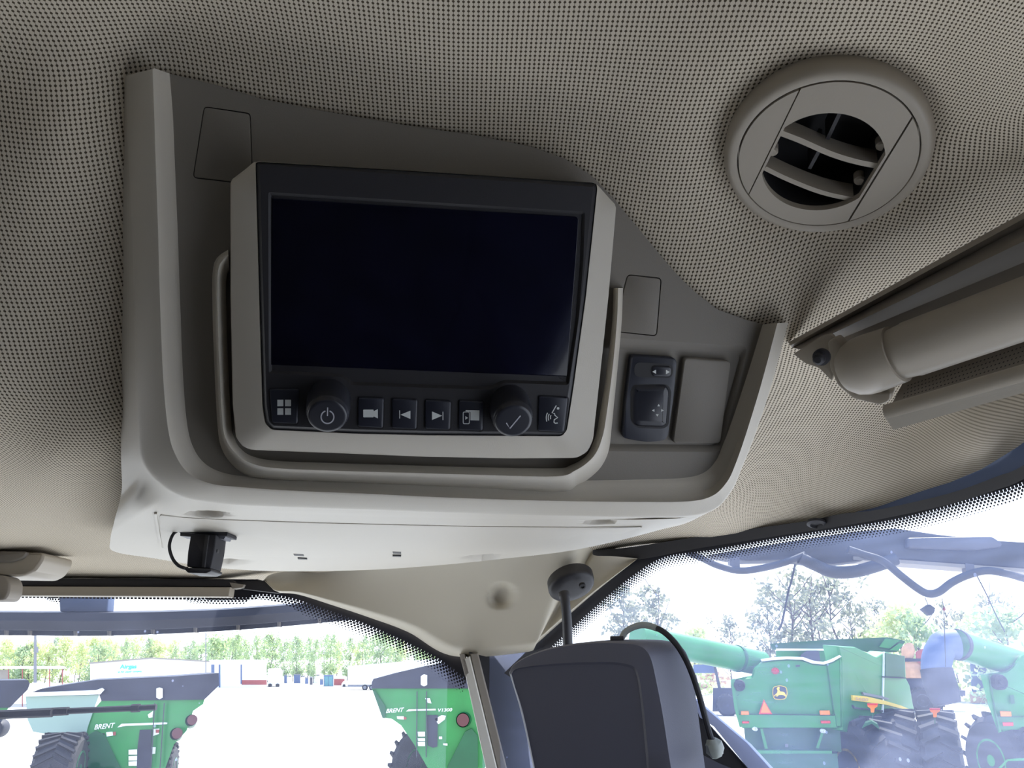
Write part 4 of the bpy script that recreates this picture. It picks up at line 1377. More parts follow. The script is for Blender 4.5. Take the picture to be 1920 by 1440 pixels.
for c, r in (((363, 1350), 10.5), ((335, 1375), 11)):
    p = Yp(c[0], c[1], YC)
    R_ = r * PCt.t(*c) / F
    mesh_obj('auger_tube', *lathe_vf(p + Vector((0, -.15, 0)), Vector((.35, -1, .1)), [(R_, -1.2), (R_, 0), (R_ * .94, .02), (R_ * .9, -.1), (R_ * .2, -.3)], 24), M['greend'], gc)
    mesh_obj('auger_mouth', *lathe_vf(p + Vector((.03, -.16, .01)), Vector((.35, -1, .1)), [(R_ * .86, 0), (R_ * .86, .015)], 24), M['maroon'], gc)
wheel(gc, Yp(112, 1442, YC - .8), .66, .75, Vector((0, 1, 0)) * .2 + Vector((1, 0, 0)), 'greend', 24)
wheel(gc, Yp(296, 1448, YC + 1.6), .60, .7, Vector((0, 1, 0)) * .2 + Vector((1, 0, 0)), 'greend', 24)

YC2 = 17.0
g2 = thing('grain_cart', 'green grain cart with black tarp beside the corner pillar, left window', 'grain cart', Yp(800, 1440, YC2))
poly_slab('tarp', YC2, [(697,1280),(700,1273),(740,1262),(800,1248),(850,1240),(920,1240),(960,1250),(960,1291),(697,1291)], 2.5, M['tarp'], g2, .05)
poly_slab('hopper', YC2, [(697,1291),(960,1290),(960,1400),(870,1470),(830,1470),(802,1440),(776,1395),(752,1360),(735,1348),(722,1346)], 2.2, M['green'], g2)
poly_slab('corner_gusset', YC2, [(698,1293),(704,1296),(723,1325),(722,1347),(717,1346)], .3, M['greend'], g2, .06)
poly_slab('window_slot', YC2, [(789,1268),(795,1264),(801,1266),(801,1284),(795,1287),(789,1284)], .02, M['white'], g2, .09)
poly_slab('ladder_panel', YC2, [(800,1341),(821,1341),(820,1400),(812,1402),(802,1398)], .1, M['tarp'], g2, .04)
for x in (782, 800):
    poly_slab('ladder_rail', YC2, [(x - 1, 1296), (x + 1, 1296), (x, 1420), (x - 2, 1420)], .04, M['hose'], g2, .1)
for y0, y1 in ((1372, 1381), (1384, 1390), (1391, 1399)):
    poly_slab('decal', YC2, [(783, y0), (797, y0), (797, y1), (784, y1)], .01, M['white'], g2, .04)
for q in ([(744,1343),(757,1343),(757,1349),(745,1348)], [(797,1309),(806,1309),(809,1319),(802,1318)], [(815,1348),(828,1341),(836,1342),(834,1349),(822,1358)], [(823,1381),(829,1381),(829,1386),(823,1386)], [(831,1394),(839,1394),(839,1398),(831,1397)], [(867,1412),(884,1394),(885,1408),(873,1412)]):
    poly_slab('decal', YC2, q, .01, M['white'], g2, .04)
poly_slab('warning_decal', YC2, [(757,1344),(762,1345),(762,1349),(757,1349)], .01, M['rust'], g2, .045)
poly_slab('swoosh_decal', YC2, [(761,1334),(766,1330),(817,1329),(817,1332),(775,1333)], .01, M['white'], g2, .03)
PC2 = facing(YC2)
text('lettering', 'BRENT', PC2, (723, 1337), (758, 1334), 7.5, M['white'], g2, .35, .04, .02)
text('lettering', 'V1300', PC2, (820, 1334.5), (848, 1333.5), 6, M['white'], g2, .2, .04, .02)
p = Yp(869, 1349, YC2); R_ = 13.5 * PC2.t(869, 1349) / F
mesh_obj('auger_tube', *lathe_vf(p + Vector((0, -.15, 0)), Vector((-.1, -1, 0)), [(R_, -1.2), (R_, 0), (R_ * .94, .02), (R_ * .9, -.1), (R_ * .2, -.3)], 24), M['greend'], g2)
mesh_obj('auger_mouth', *lathe_vf(p + Vector((0, -.16, 0)), Vector((-.1, -1, 0)), [(R_ * .84, 0), (R_ * .84, .015)], 24), M['maroon'], g2)
poly_slab('drive_arm', YC2, [(838,1440),(872,1372),(884,1366),(896,1380),(896,1440)], .3, M['greend'], g2, .1)
wheel(g2, Yp(808, 1436, YC2 + 1.0), .78, .6, Vector((.35, 1, 0)).normalized(), 'greend', 22)

g3 = thing('grain_cart', 'grain cart cut off by the left picture edge, only its black tarp showing', 'grain cart', Yp(-40, 1440, 21))
poly_slab('tarp', 21, [(-160,1278),(52,1275),(56,1282),(52,1293),(18,1327),(-160,1327)], 2.4, M['tarp'], g3, .05)
poly_slab('hopper', 21, [(-160,1327),(16,1327),(-30,1400),(-60,1480),(-160,1480)], 2.2, M['green'], g3)
p = Yp(-2, 1366, 21); R_ = 17 * facing(21).t(0, 1366) / F
mesh_obj('auger_mouth', *lathe_vf(p + Vector((0, -.2, 0)), Vector((.2, -1, 0)), [(R_, -.4), (R_, 0), (R_ * .9, .03), (R_ * .8, -.05)], 24), M['tarp'], g3)

# --- far things seen through the windscreen
def far_box(name, u0, v0, u1, v1, Y, depth, m, parent, out=0.0):
    return poly_slab(name, Y, [(u0, v0), (u1, v0), (u1, v1), (u0, v1)], depth, m, parent, out)
YB = Yg(1300)
bd = thing('trailer_building', 'long white shed with teal lettering behind the left grain cart', 'building', Yp(280, 1300, YB))
poly_slab('wall', YB, [(169,1243),(285,1234),(392,1241),(392,1300),(169,1300)], 8, M['white'], bd)
poly_slab('roof_edge', YB, [(167,1242),(285,1232.5),(393,1239),(393,1241.5),(285,1235),(167,1245)], 8.3, M['grey'], bd, .15)
PBd = facing(YB)
text('sign_lettering', 'Airgas', PBd, (225, 1253.5), (256, 1253), 7.5, M['teal'], bd, .1, .08, .03)
text('sign_lettering', 'an Air Liquide company', PBd, (221, 1261.5), (266, 1260), 3.4, M['teal'], bd, 0, .08, .03)
YO = Yg(1289)
of = thing('site_office', 'low white office cabin with a dark door right of the shed', 'building', Yp(440, 1290, YO))
far_box('wall', 392, 1237, 500, 1289, YO, 6, M['white'], of)
far_box('door', 396, 1246, 402, 1266, YO, .2, M['blue'], of, .05)
far_box('corner_post', 410, 1246, 413, 1289, YO, .3, M['blue'], of, .1)
far_box('drain_pipe', 451, 1246, 453.5, 1282, YO, .2, M['blue'], of, .1)
far_box('plinth', 453, 1275, 500, 1284, YO, .2, M['rust'], of, .06)
vn = thing('van', 'small white van parked beside the white office cabin', 'van', Yp(516, 1288, Yg(1288)))
poly_slab('van_body', Yg(1288), rpoly([(502,1254),(526,1252),(530,1258),(530,1284),(502,1286)], 2), 4, M['white'], vn)
for x in (506, 520):
    c = Yp(x, 1285, Yg(1288) - .2)
    mesh_obj('wheel', *lathe_vf(c, Vector((0, -1, 0)), [(.27, -.3), (.27, .05)], 16), M['tire'], vn)
rw = [(533, 1266, 538, 1281, 'blue'), (541, 1268, 546, 1280, 'white'), (551, 1265, 563, 1281, 'blue'), (566, 1268, 571, 1281, 'white'), (572, 1271, 578, 1282, 'blue'),
      (581, 1270, 586, 1284, 'hose'), (588, 1266, 599, 1281, 'white'), (600, 1274, 606, 1284, 'blue')]
lb5 = ['blue bin nearest the white van', 'white drum second from the white van', 'wide blue crate third in the far row', 'white drum between two blue crates', 'narrow blue crate before the dark drum', 'dark drum in the middle of the far row', 'wide white tank left of the teal container', 'short blue crate touching the teal container']
for (u0, v0, u1, v1, mm2), lb in zip(rw, lb5):
    c = thing('storage_crate', lb + ' at the tree line', 'crate', Yp((u0 + u1) / 2, v1, Yg(v1)), 'crates along the tree line')
    far_box('crate_body', u0, v0, u1, v1, Yg(v1), 1.5, M[mm2], c)
    far_box('crate_lid', u0 - .5, v0 - 1, u1 + .5, v0 + 1, Yg(v1), 1.6, M['steelgrey'], c, .05)
ct = thing('container', 'teal box container standing before the trees left of the trailer', 'container', Yp(616, 1287, Yg(1287)))
far_box('container_body', 607, 1266, 625, 1287, Yg(1287), 4, M['blue'], ct)
far_box('container_door', 608.5, 1268, 615.5, 1286, Yg(1287), .1, mat('teal_container_paint', srgb(84, 132, 140), .6), ct, .05)
far_box('container_door', 616.5, 1268, 623.5, 1286, Yg(1287), .1, bpy.data.materials['teal_container_paint'], ct, .05)
cr_ = thing('car', 'small white car parked left of the white semi trailer', 'car', Yp(646, 1288, Yg(1288)))
poly_slab('car_body', Yg(1288), rpoly([(640,1283),(644,1278),(651,1277),(653,1280),(653,1287),(640,1287)], 1.5), 3.5, M['white'], cr_)
mesh_obj('wheel', *lathe_vf(Yp(645, 1285.5, Yg(1288) - .1), Vector((0, -1, 0)), [(.2, -.3), (.2, .05)], 14), M['tire'], cr_)
c = thing('red_shed', 'low reddish shed behind the small white car', 'shed', Yp(634, 1285, Yg(1285)))
far_box('shed_wall', 626, 1272, 646, 1285, Yg(1285), 3, M['rust'], c); far_box('shed_roof', 625, 1268, 648, 1273, Yg(1285), 3.2, M['white'], c, .1)
YT = Yg(1294)
st_ = thing('semi_trailer', 'white box semi trailer behind the grain cart at the pillar', 'trailer', Yp(760, 1294, YT))
poly_slab('trailer_box', YT, [(652,1249),(860,1232),(900,1230),(900,1287),(652,1288)], 2.6, M['white'], st_)
far_box('trailer_rail', 652, 1284, 760, 1288, YT, 2, M['steelgrey'], st_, .05)
for x in (684, 697):
    c = Yp(x, 1289, YT - .1)
    mesh_obj('wheel', *lathe_vf(c, Vector((0, -1, 0)), [(.36, -.4), (.36, .05), (.2, .06)], 20), M['tire'], st_)
    mesh_obj('wheel_disc', *lathe_vf(c + Vector((0, -.06, 0)), Vector((0, -1, 0)), [(.2, 0), (.2, .02)], 16), M['steelgrey'], st_)
YSH = Yg(1325)
sh_ = thing('open_shelter', 'open shelter with flat white roof on thin red posts, far left', 'shelter', Yp(60, 1325, YSH))
far_box('shelter_roof', -120, 1249, 121, 1254, YSH, 8, M['white'], sh_)
for x in (16, 42, 68, 93, 117):
    far_box('post', x - 1, 1254, x + 1, 1325, YSH, .15, M['rust'], sh_)
far_box('side_wall', -120, 1256, 15, 1278, YSH, .2, M['grey'], sh_, -.5)
for u, w_, v0, v1, lb in ((66, 3.2, 1150, 1330, 'thick pale utility pole before the open shelter'), (386, 1.1, 1186, 1308, 'thin light pole right of the white shed')):
    c = thing('utility_pole', lb, 'pole', Yp(u, v1, Yg(v1)))
    poly_slab('pole_shaft', Yg(v1), [(u - w_ * .8, v0), (u + w_ * .8, v0), (u + w_, v1), (u - w_, v1)], .25, M['steelgrey'], c)
    if w_ > 2:
        poly_slab('meter_box', Yg(v1), [(62,1280),(71,1280),(71,1302),(60,1302)], .3, M['white'], c, .1)
        poly_slab('transformer', Yg(v1), [(66,1212),(72,1213),(72,1224),(66,1223)], .4, M['steelgrey'], c, .2)

# --- combine harvesters seen through the side window
YH = 13.5
PH = facing(YH)
ch = thing('combine_harvester', 'whole green combine harvester with deer emblem seen from behind, right window', 'combine', Yp(1500, 1440, YH))
rear = [(1372,1275),(1394,1270),(1409,1268),(1412,1254),(1428,1240),(1448,1237),(1475,1235),(1504,1236),(1524,1243),(1545,1245),(1560,1240),(1576,1231),(1580,1240),(1580,1365),(1392,1366),(1387,1362),(1378,1325)]
poly_slab('rear_hood', YH, rpoly(rear, 3, 2), 2.4, M['green'], ch, 0, 4)
poly_slab('hood_highlight', YH, [(1428,1240),(1426,1236),(1450,1232),(1476,1231),(1506,1232),(1526,1239),(1545,1241),(1558,1236),(1574,1228),(1578,1231),(1561,1241),(1545,1246),(1523,1244),(1504,1237),(1475,1236),(1448,1238)], 2.2, M['white'], ch, .03)  # white strip painted for the sunlit top edge of the hood
poly_slab('side_edge', YH, [(1370,1274),(1378,1273),(1380,1310),(1390,1362),(1387,1364),(1377,1328)], .2, M['green'], ch, .06)
poly_slab('lower_panel', YH, [(1379,1338),(1567,1340),(1570,1366),(1392,1366),(1386,1360)], .08, M['green'], ch, .05, 2)
poly_slab('crease', YH, [(1378,1337.6),(1567,1339.6),(1567,1340.8),(1378,1338.8)], .05, M['greend'], ch, .055)
poly_slab('crease', YH, [(1550,1246),(1551.2,1246),(1569,1366),(1567.6,1366)], .05, M['greend'], ch, .03)
# emblem
em = rpoly([(1449,1288),(1462,1284.5),(1475,1288),(1477,1301),(1473,1311),(1462,1312.5),(1451,1311),(1448,1301)], 4)
e1 = poly_slab('emblem_border', YH, em, .02, M['yellow'], ch, .07)
poly_slab('emblem_field', YH, inset(em, 1.5), .02, M['tarp'], e1, .09)
deer = [(1456,1290.5),(1458.5,1288),(1461.2,1287.5),(1461.8,1290),(1461,1293),(1463,1296.5),(1467.5,1296.8),(1471,1298.5),(1473.5,1303),(1475,1308),(1472,1305.5),(1468.8,1303.4),(1464.5,1302.8),(1460.5,1303.2),(1457.5,1306),(1454.5,1305.6),(1457.2,1303.2),(1453.8,1303.8),(1452.5,1306.5),(1451.2,1304),(1455,1301),(1457.3,1298.5),(1457.8,1294.5)]
poly_slab('emblem_deer', YH, deer, .01, M['yellow'], e1, .105)
# slow vehicle triangle and lamps
poly_slab('triangle_border', YH, [(1432,1311),(1448,1339),(1422.5,1339)], .02, M['red'], ch, .09)
poly_slab('triangle_reflector', YH, [(1432.5,1315),(1445,1336.5),(1426,1336.5)], .02, M['orange'], ch, .11)
for q in ([(1389,1333),(1404,1333),(1405,1341),(1389,1341)], [(1536,1332),(1556,1332),(1557,1341),(1537,1341)]):
    poly_slab('amber_lamp', YH, rpoly(q, 1.5), .05, M['orange'], ch, .10, 1)
for q in ([(1391,1352),(1405,1352),(1405,1357),(1391,1357)], [(1538,1351),(1557,1351),(1558,1357),(1539,1357)]):
    poly_slab('tail_lamp', YH, rpoly(q, 1.5), .05, M['red'], ch, .10, 1)
def disc(c, r, Y, m, parent, name, out=.08, pr=None):
    p = Yp(c[0], c[1], Y - out); R_ = r * facing(Y - out).t(*c) / F
    return mesh_obj(name, *lathe_vf(p, Vector((0, -1, 0)), pr or [(R_, -.1), (R_, 0), (R_ * .85, .02), (R_ * .7, -.01), (R_ * .3, -.01), (R_ * .2, .02)], 28), m, parent)
disc((1387, 1285), 10.5, YH, M['tire'], ch, 'work_lamp')
disc((1455, 1258), 6, YH, M['red'], ch, 'reflector')
poly_slab('vent_mark', YH, [(1492,1247),(1500,1246.5),(1500,1250),(1492,1250.5)], .02, M['tarp'], ch, .04)
for c in ((1417, 1367), (1545, 1371)):
    disc(c, 3.6, YH, M['white'], ch, 'work_light', .12)
poly_slab('chopper', YH, [(1395,1366),(1575,1366),(1578,1410),(1556,1408),(1400,1410)], 1.6, M['greend'], ch, -.15)
poly_slab('chopper_vane', YH, [(1425,1366),(1430,1366),(1440,1404),(1434,1404)], .1, M['green'], ch, .0)
poly_slab('chopper_vane', YH, [(1540,1372),(1545,1372),(1535,1404),(1530,1402)], .1, M['green'], ch, .0)
poly_slab('chopper_bar', YH, [(1396,1407),(1560,1408),(1560,1413),(1396,1413)], .2, M['green'], ch, .05)
poly_slab('chopper_housing', YH, [(1392,1413),(1570,1413),(1575,1470),(1396,1470)], 1.2, M['greend'], ch, 0)
poly_slab('hitch_mark', YH, [(1472,1395),(1478,1395),(1478,1401),(1472,1401)], .02, M['steelgrey'], ch, -.1)
# side panel running forward on the right
PS = Plane.p3(Yp(1576, 1300, YH), Yp(1576, 1400, YH), Yp(1718, 1330, YH + 1.6))
side = [(1571,1211),(1604,1213),(1643,1232),(1659,1222),(1697,1230),(1699,1272),(1706,1285),(1712,1320),(1716,1337),(1704,1344),(1695,1358),(1672,1348),(1650,1344),(1636,1350),(1624,1370),(1606,1378),(1578,1370),(1577,1236)]
slab('side_panel', PS, rpoly(side, 2, 2), 0, -.25, M['green'], ch, bev=2, bh=.03)
slab('panel_recess', PS, [(1660,1224),(1696,1230),(1697,1270),(1660,1268)], .03, 0, M['greend'], ch)
slab('panel_step', PS, [(1660,1268.5),(1699,1270.5),(1699,1272.5),(1660,1270.5)], .06, 0, M['tarp'], ch)
slab('panel_seam', PS, [(1657.5,1222),(1659.5,1222),(1657,1345),(1654.5,1345)], .02, 0, M['white'], ch)
slab('yellow_stripe', PS, [(1599,1303.5),(1625,1306),(1656,1313),(1690,1323),(1713,1333),(1708,1333),(1660,1321),(1620,1316),(1600,1313.5)], .03, 0, M['yellow'], ch)
text('lettering', 'S680', PS, (1603, 1312.5), (1628, 1315), 5.5, M['tan'], ch, .15, .05, .01)
slab('side_vent', PS, [(1618,1298),(1653,1305),(1668,1310),(1665,1312),(1650,1309),(1620,1303)], .03, 0, M['steelgrey'], ch)
slab('handle_groove', PS, [(1600,1322),(1604,1326),(1656,1332),(1656,1334.5),(1602,1328.5)], .03, 0, M['tarp'], ch)
slab('wheel_arch', PS, [(1655,1346),(1672,1349),(1695,1358),(1672,1376),(1650,1372),(1640,1355)], .01, -.3, M['greend'], ch)
poly_slab('mud_guard', YH, [(1616,1366),(1622,1356),(1634,1352),(1645,1358),(1649,1368),(1645,1365),(1635,1357),(1625,1361)], .5, M['greend'], ch, .3)
for c in ((1636, 1328), (1753, 1337)):
    u, v = c
    poly_slab('marker_lamp', YH - .6, [(u - 10, v - 9), (u + 10, v - 9), (u + 9, v - 3), (u + 4, v), (u + 3, v + 8), (u - 3, v + 8), (u - 4, v), (u - 9, v - 3)], .05, M['orange'], ch, 0)
    poly_slab('marker_lens', YH - .6, [(u - 10, v - 9), (u + 10, v - 9), (u + 10, v - 6), (u - 10, v - 6)], .05, M['red'], ch, .03)
    poly_slab('marker_stalk', YH - .6, [(u - 1, v + 8), (u + 1, v + 8), (u + 1, v + 20), (u - 1, v + 20)], .05, M['greend'], ch, 0)
# grain tank covers
poly_slab('tank_cover', YH + 2.2, [(1444,1207),(1560,1199),(1664,1195),(1690,1200),(1698,1203),(1682,1222),(1640,1226),(1600,1216),(1448,1218)], .25, M['greend'], ch)
poly_slab('cover_flap', YH + 2.15, [(1660,1197),(1690,1201),(1683,1204),(1668,1216),(1648,1213)], .1, M['green'], ch)
poly_slab('cover_flap', YH + 2.1, [(1686,1206),(1694,1208),(1684,1220),(1668,1219)], .1, M['green'], ch)
poly_slab('tank_deck', YH + 1.4, [(1455,1217),(1571,1217),(1575,1250),(1455,1244)], 1.6, M['green'], ch)
poly_slab('deck_rail', YH + 1.3, [(1455,1216),(1566,1216.5),(1566,1220),(1455,1220)], .1, M['white'], ch)
poly_slab('deck_opening', YH + 1.2, [(1501,1228),(1512,1221),(1536,1221),(1538,1240),(1503,1240)], .2, M['tarp'], ch)
# unloading auger
a, b_ = Yp(1195, 1196, YH - .8), Yp(1428, 1244, YH + .6)
mesh_obj('unloading_auger', *tube_vf([a, a.lerp(b_, .5), b_], .185, 28), M['green'], ch)
c = a.lerp(b_, .78)
mesh_obj('auger_clamp', *tube_vf([c, c + (b_ - a).normalized() * .05], .20, 28), M['greend'], ch)
# wheels
wheel(ch, Yp(1768, 1446, YH + .6) , .86, .55, Vector((1, -.42, 0)).normalized(), 'yellow', 22, .52)
wheel(ch, Yp(1690, 1444, YH + .9), .88, .6, Vector((1, -.42, 0)).normalized(), 'yellow', 22, .5)
poly_slab('axle_housing', YH + .8, [(1570,1370),(1640,1366),(1700,1362),(1700,1480),(1570,1480)], .8, M['tire'], ch)
wheel(ch, Yp(1625, 1452, YH + .3), .80, .6, Vector((1, .2, 0)).normalized(), 'yellow', 20, .45)

ch2 = thing('combine_harvester', 'green combine harvester cut off by the right picture edge', 'combine', Yp(1950, 1440, 11.0))
Y2 = 11.0
r2 = [(1840,1265),(1858,1262),(1868,1261),(1886,1258),(1897,1250),(1905,1238),(1912,1228),(1925,1220),(2060,1220),(2080,1372),(1872,1372),(1866,1350),(1850,1310)]
poly_slab('rear_hood', Y2, rpoly(r2, 3, 2), 1.7, M['green'], ch2, 0, 4)
poly_slab('side_edge', Y2, [(1838,1264),(1854,1265),(1858,1300),(1878,1372),(1872,1374),(1852,1320)], .2, M['green'], ch2, .06)
poly_slab('crease', Y2, [(1854,1266),(1855.5,1266),(1874,1372),(1872,1372)], .05, M['greend'], ch2, .08)
poly_slab('crease', Y2, [(1863,1343),(2060,1344),(2060,1345.4),(1863,1344.4)], .05, M['greend'], ch2, .04)
disc((1876, 1279), 14, Y2, M['tire'], ch2, 'work_lamp')
poly_slab('panel_mark', Y2, [(1894,1304),(1901,1303),(1903,1319),(1896,1320)], .02, M['greend'], ch2, .04)
poly_slab('amber_lamp', Y2, rpoly([(1874,1333),(1896,1334),(1897,1344),(1876,1344)], 1.5), .05, M['orange'], ch2, .1, 1)
poly_slab('tail_lamp', Y2, rpoly([(1879,1354),(1900,1354),(1901,1362),(1880,1362)], 1.5), .05, M['red'], ch2, .1, 1)
a, b_ = Yp(1792, 1208, Y2 - .4), Yp(1915, 1246, Y2 + .5)
mesh_obj('unloading_auger', *tube_vf([a, b_, b_ + (b_ - a) * .4], .167, 28), M['green'], ch2)
mesh_obj('auger_band', *tube_vf([a, a.lerp(b_, .04)], .18, 28), M['tarp'], ch2)
sp = catmull([a, a + Vector((-.14, 0, -.02)), a + Vector((-.26, -.05, -.14)), a + Vector((-.31, -.08, -.31)), a + Vector((-.28, -.1, -.54))], 6)
mesh_obj('spout', *tube_vf(sp, [.175] * 8 + [.166] * 17, 24), M['blue'], ch2)  # blue-grey body, the shade on it put into the colour
mesh_obj('spout_boot', *tube_vf([sp[17], sp[20], sp[-1], sp[-1] + Vector((.02, -.02, -.12))], [.178, .183, .178, .15], 24), M['tarp'], ch2)
wheel(ch2, Yp(1905, 1425, Y2 + .4), .55, .7, Vector((1, .2, 0)).normalized(), 'green', 18, .45)
poly_slab('axle_housing', Y2 + .5, [(1880,1372),(2060,1372),(2060,1470),(1900,1470)], 1, M['tire'], ch2)
poly_slab('grab_rail', Y2, [(1872,1440),(1888,1424),(1910,1422),(1960,1422),(1960,1425),(1890,1427),(1876,1442)], .05, M['green'], ch2, .5)

# brown tractor with loader and timber behind the machines
lt = thing('log_loader', 'tan log loader between the two combine harvesters', 'loader', Yp(1720, 1334, Yg(1334)))
YL = Yg(1334)
poly_slab('cab_body', YL, rpoly([(1690,1236),(1726,1236),(1745,1250),(1745,1272),(1690,1272)], 3), 2, M['tan'], lt, 0, 2)
poly_slab('engine_cover', YL, rpoly([(1690,1214),(1700,1205),(1712,1206),(1716,1220),(1712,1236),(1690,1236)], 4), 1.5, M['tan'], lt, .1, 2)
poly_slab('grapple', YL, rpoly([(1716,1222),(1730,1216),(1742,1220),(1745,1238),(1735,1250),(1718,1240)], 4), 1, M['rust'], lt, .2, 2)
poly_slab('window', YL, [(1728,1248),(1738,1246),(1742,1268),(1732,1270)], .05, M['greend'], lt, .3)
poly_slab('roof', YL, [(1688,1234),(1728,1235),(1729,1240),(1688,1241)], 1.5, M['tarp'], lt, .25)
poly_slab('chassis', YL, [(1694,1272),(1730,1272),(1742,1290),(1810,1295),(1810,1305),(1740,1302),(1700,1300)], 1.2, M['tarp'], lt)
wheel(lt, Yp(1727, 1313, YL - 1), 21 * YL / F, 1.0, Vector((.2, 1, 0)).normalized(), 'steelgrey', 16, .5)
wheel(lt, Yp(1748, 1314, YL + 1), 19 * YL / F, 1.0, Vector((.2, 1, 0)).normalized(), 'steelgrey', 16, .5)
YK = Yg(1319)
tk = thing('truck', 'pale blue truck parked left of the cut-off combine harvester', 'truck', Yp(1830, 1319, YK))
poly_slab('cab', YK, rpoly([(1818,1234),(1850,1234),(1850,1300),(1822,1298)], 2), 2, M['blue'], tk, 0, 1)
poly_slab('side_window', YK, [(1828,1240),(1838,1240),(1838,1256),(1828,1256)], .05, M['tarp'], tk, .05)
poly_slab('hood', YK, [(1850,1240),(1885,1243),(1885,1300),(1850,1300)], 1.8, M['white'], tk, .1)
poly_slab('load', YK, [(1818,1298),(1860,1297),(1862,1318),(1820,1318)], 1, M['tan'], tk, .1)
lg = []
for i, (u, v, L_) in enumerate(((1322, 1270.5, 26), (1332, 1262, 24), (1342, 1279, 30), (1318, 1287, 26), (1352, 1271, 28))):
    YQ = Yg(1291)
    c = Yp(u, v, YQ + (4 if i == 4 else 0))
    L_ = L_ * YQ / F * 1.9
    d = Vector((1, .15, 0))
    lb = ['lowest left log', 'topmost left log', 'long middle log', 'short log at the foot', 'rightmost slanting log'][i]
    o_ = tag(mesh_obj('log', *tube_vf([c - d * L_ * .18, c + d * L_ * .32], 4.1 * YQ / F, 10), M['tan']), lb + ' of the timber pile left of the whole combine', 'log', 'timber pile behind the monitor')
YTR = Yg(1341)
tr = thing('tractor', 'dark tractor half hidden by the timber, left of the whole combine', 'tractor', Yp(1365, 1341, YTR))
poly_slab('tractor_body', YTR, [(1337,1290),(1372,1290),(1378,1310),(1352,1312),(1348,1334),(1336,1334)], 1, M['tarp'], tr)
wheel(tr, Yp(1364, 1322, YTR - .6), 19 * YTR / F, .8, Vector((.2, 1, 0)).normalized(), 'tarp', 16, .4)
poly_slab('tractor_mast', YTR, [(1338,1250),(1343,1250),(1352,1290),(1346,1290)], .2, M['hose'], tr)
poly_slab('fender', YTR, [(1300,1246),(1340,1246),(1344,1262),(1300,1262)], .6, M['blue'], tr, -.5)

# --- trees
def leaf_mesh(seed, n, sx, sz, size, m, spread=1.0):
    r = random.Random(seed)
    vs, fs = [], []
    cl = [(r.gauss(0, .42) * sx * spread, r.gauss(0, .42) * sx * spread, r.uniform(.0, 1.0)) for _ in range(int(n / 26) + 4)]
    for i in range(n):
        c = cl[r.randrange(len(cl))]
        prof = math.sin(PI * min(1, .12 + c[2] * .86)) ** .7
        p = Vector((c[0] * prof + r.gauss(0, .12) * sx, c[1] * prof + r.gauss(0, .12) * sx, (c[2] + r.gauss(0, .05)) * sz))
        a = Vector((r.gauss(0, 1), r.gauss(0, 1), r.gauss(0, 1))).normalized()
        b_ = a.cross(Vector((r.gauss(0, 1), r.gauss(0, 1), r.gauss(0, 1)))).normalized()
        s = size * r.uniform(.6, 1.4)
        k = len(vs)
        vs += [p + a * s, p + b_ * s * .6, p - a * s, p - b_ * s * .6]
        fs.append((k, k + 1, k + 2, k + 3))
    me = bpy.data.meshes.new('crown')
    me.from_pydata(vs, [], fs)
    me.materials.append(m)
    return me
def trunk_mesh(seed, h, r0, branches=7, lo=.3):
    r = random.Random(seed)
    mb = MB()
    pts = [Vector((0, 0, 0))]
    for k in range(5):
        pts.append(pts[-1] + Vector((r.gauss(0, .02) * h, r.gauss(0, .02) * h, h / 5)))
    mb.add(tube_vf(pts, [r0 * (1 - .16 * i) for i in range(6)], 7))
    for k in range(branches):
        z = r.uniform(lo, .9)
        i = min(4, int(z * 5)); base = pts[i].lerp(pts[i + 1], z * 5 - i)
        a = r.uniform(0, 2 * PI)
        d = Vector((math.cos(a), math.sin(a), r.uniform(.8, 1.6))) * h * r.uniform(.14, .26)
        mb.add(tube_vf([base, base + d * .5 + Vector((0, 0, -.02 * h)), base + d], [r0 * .4, r0 * .28, r0 * .12], 5))
    me = bpy.data.meshes.new('trunk')
    me.from_pydata(mb.v, [], mb.f)
    me.materials.append(M['bark'])
    return me
KIND = {}
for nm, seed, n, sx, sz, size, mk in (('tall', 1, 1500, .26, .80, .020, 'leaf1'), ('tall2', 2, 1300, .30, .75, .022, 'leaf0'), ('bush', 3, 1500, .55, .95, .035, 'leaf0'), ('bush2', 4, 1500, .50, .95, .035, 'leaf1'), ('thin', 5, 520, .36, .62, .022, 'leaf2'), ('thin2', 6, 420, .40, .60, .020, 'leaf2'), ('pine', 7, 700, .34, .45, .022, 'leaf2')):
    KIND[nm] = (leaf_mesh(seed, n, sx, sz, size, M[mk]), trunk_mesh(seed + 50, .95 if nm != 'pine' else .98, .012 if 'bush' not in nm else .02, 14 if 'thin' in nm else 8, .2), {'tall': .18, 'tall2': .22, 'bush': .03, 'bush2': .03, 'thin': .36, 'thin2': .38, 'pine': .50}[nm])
def tree(kind, u, vt, Y, vb=None, label='', group=None, wide=1.0):
    base = Yp(u, 1280, Y); base.z = 0
    top = Yp(u, vt, Y)
    h = top.z
    t_ = thing('tree', label, 'tree', base, group)
    crown, trunk, cz = KIND[kind]
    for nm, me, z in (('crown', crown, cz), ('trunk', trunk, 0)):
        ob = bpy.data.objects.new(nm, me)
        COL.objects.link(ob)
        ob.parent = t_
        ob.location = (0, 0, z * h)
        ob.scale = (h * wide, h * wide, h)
        WLOC[ob.name] = base
    t_.rotation_euler = (0, 0, rnd.uniform(0, 6.28))
    return t_
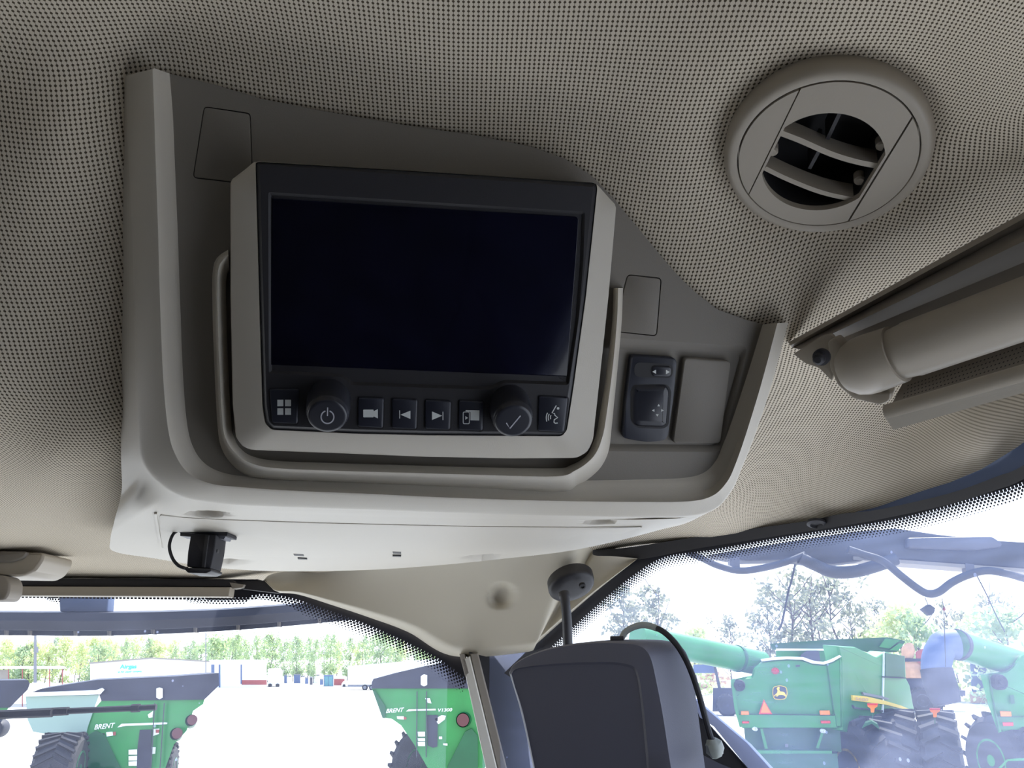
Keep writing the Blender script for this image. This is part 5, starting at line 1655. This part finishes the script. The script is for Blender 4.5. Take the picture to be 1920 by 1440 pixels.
# left tree line: a row behind the yard
k = 0
for row, (Y, n) in enumerate(((172, 34), (186, 34))):
    for i in range(n):
        u = -60 + (1010 / n) * (i + .5 * row) + rnd.uniform(-8, 8)
        vt = itp([(-60, 1212), (60, 1200), (160, 1196), (250, 1196), (330, 1204), (420, 1192), (560, 1190), (640, 1194), (720, 1186), (800, 1188), (900, 1176)], u) + rnd.uniform(-5, 14)
        tree(rnd.choice(['tall', 'tall2', 'tall', 'bush2', 'bush'] if u < 430 else ['tall', 'tall2', 'tall']), u, vt, Y + rnd.uniform(-5, 5), None, 'leafy spring tree in the distant tree line behind the yard', 'distant tree line, left window', rnd.uniform(.8, 1.1))
RT_ = [('pine', 1172, 1095, 80, 1.0, 'tall sparse pine right of the oval mirror mount'), ('pine', 1228, 1095, 85, 1.0, 'second sparse pine, right of the tallest one near the mount'), ('bush', 1215, 1185, 60, 1.0, 'pale green bush above the monitor cable'),
       ('thin2', 1370, 1152, 65, 1.0, 'leafless grey tree above the unloading auger'), ('bush', 1310, 1180, 62, 1.0, 'light green bush behind the unloading auger'),
       ('thin', 1478, 1062, 55, 1.1, 'tall thin-leaved tree behind the dark tie strap'), ('thin', 1515, 1075, 58, 1.0, 'tall thin-leaved tree just right of the tie strap'), ('thin', 1442, 1128, 55, .9, 'lower thin-leaved tree left of the tie strap'),
       ('thin2', 1585, 1070, 60, 1.1, 'bare-trunked tall tree below the taped hose'), ('thin2', 1548, 1085, 62, 1.0, 'grey tall tree left of the bare-trunked one'), ('thin', 1620, 1110, 60, .8, 'forked tree right of the bare-trunked one'),
       ('bush', 1700, 1140, 52, 1.0, 'green tree below the drooping hose'), ('bush2', 1735, 1150, 50, .9, 'deep green tree behind the hanging block'), ('thin2', 1660, 1120, 64, .9, 'grey sparse tree left of the drooping hose'),
       ('thin', 1800, 1125, 58, .8, 'sparse leaning tree right of the beaded wire'), ('bush', 1860, 1148, 50, 1.1, 'pale yellow-green tree above the cut-off combine'), ('bush2', 1905, 1140, 46, 1.2, 'bushy dark tree at the right picture edge'), ('thin2', 1885, 1110, 62, 1.0, 'tall bare tree behind the slanting wire'), ('bush', 1640, 1180, 60, .9, 'low green bush behind the tank covers')]
for kd, u, vt, Y, wd, lb in RT_:
    Y *= 1.6
    tree(kd, u, vt, Y, None, lb, 'trees beyond the side window', wd)
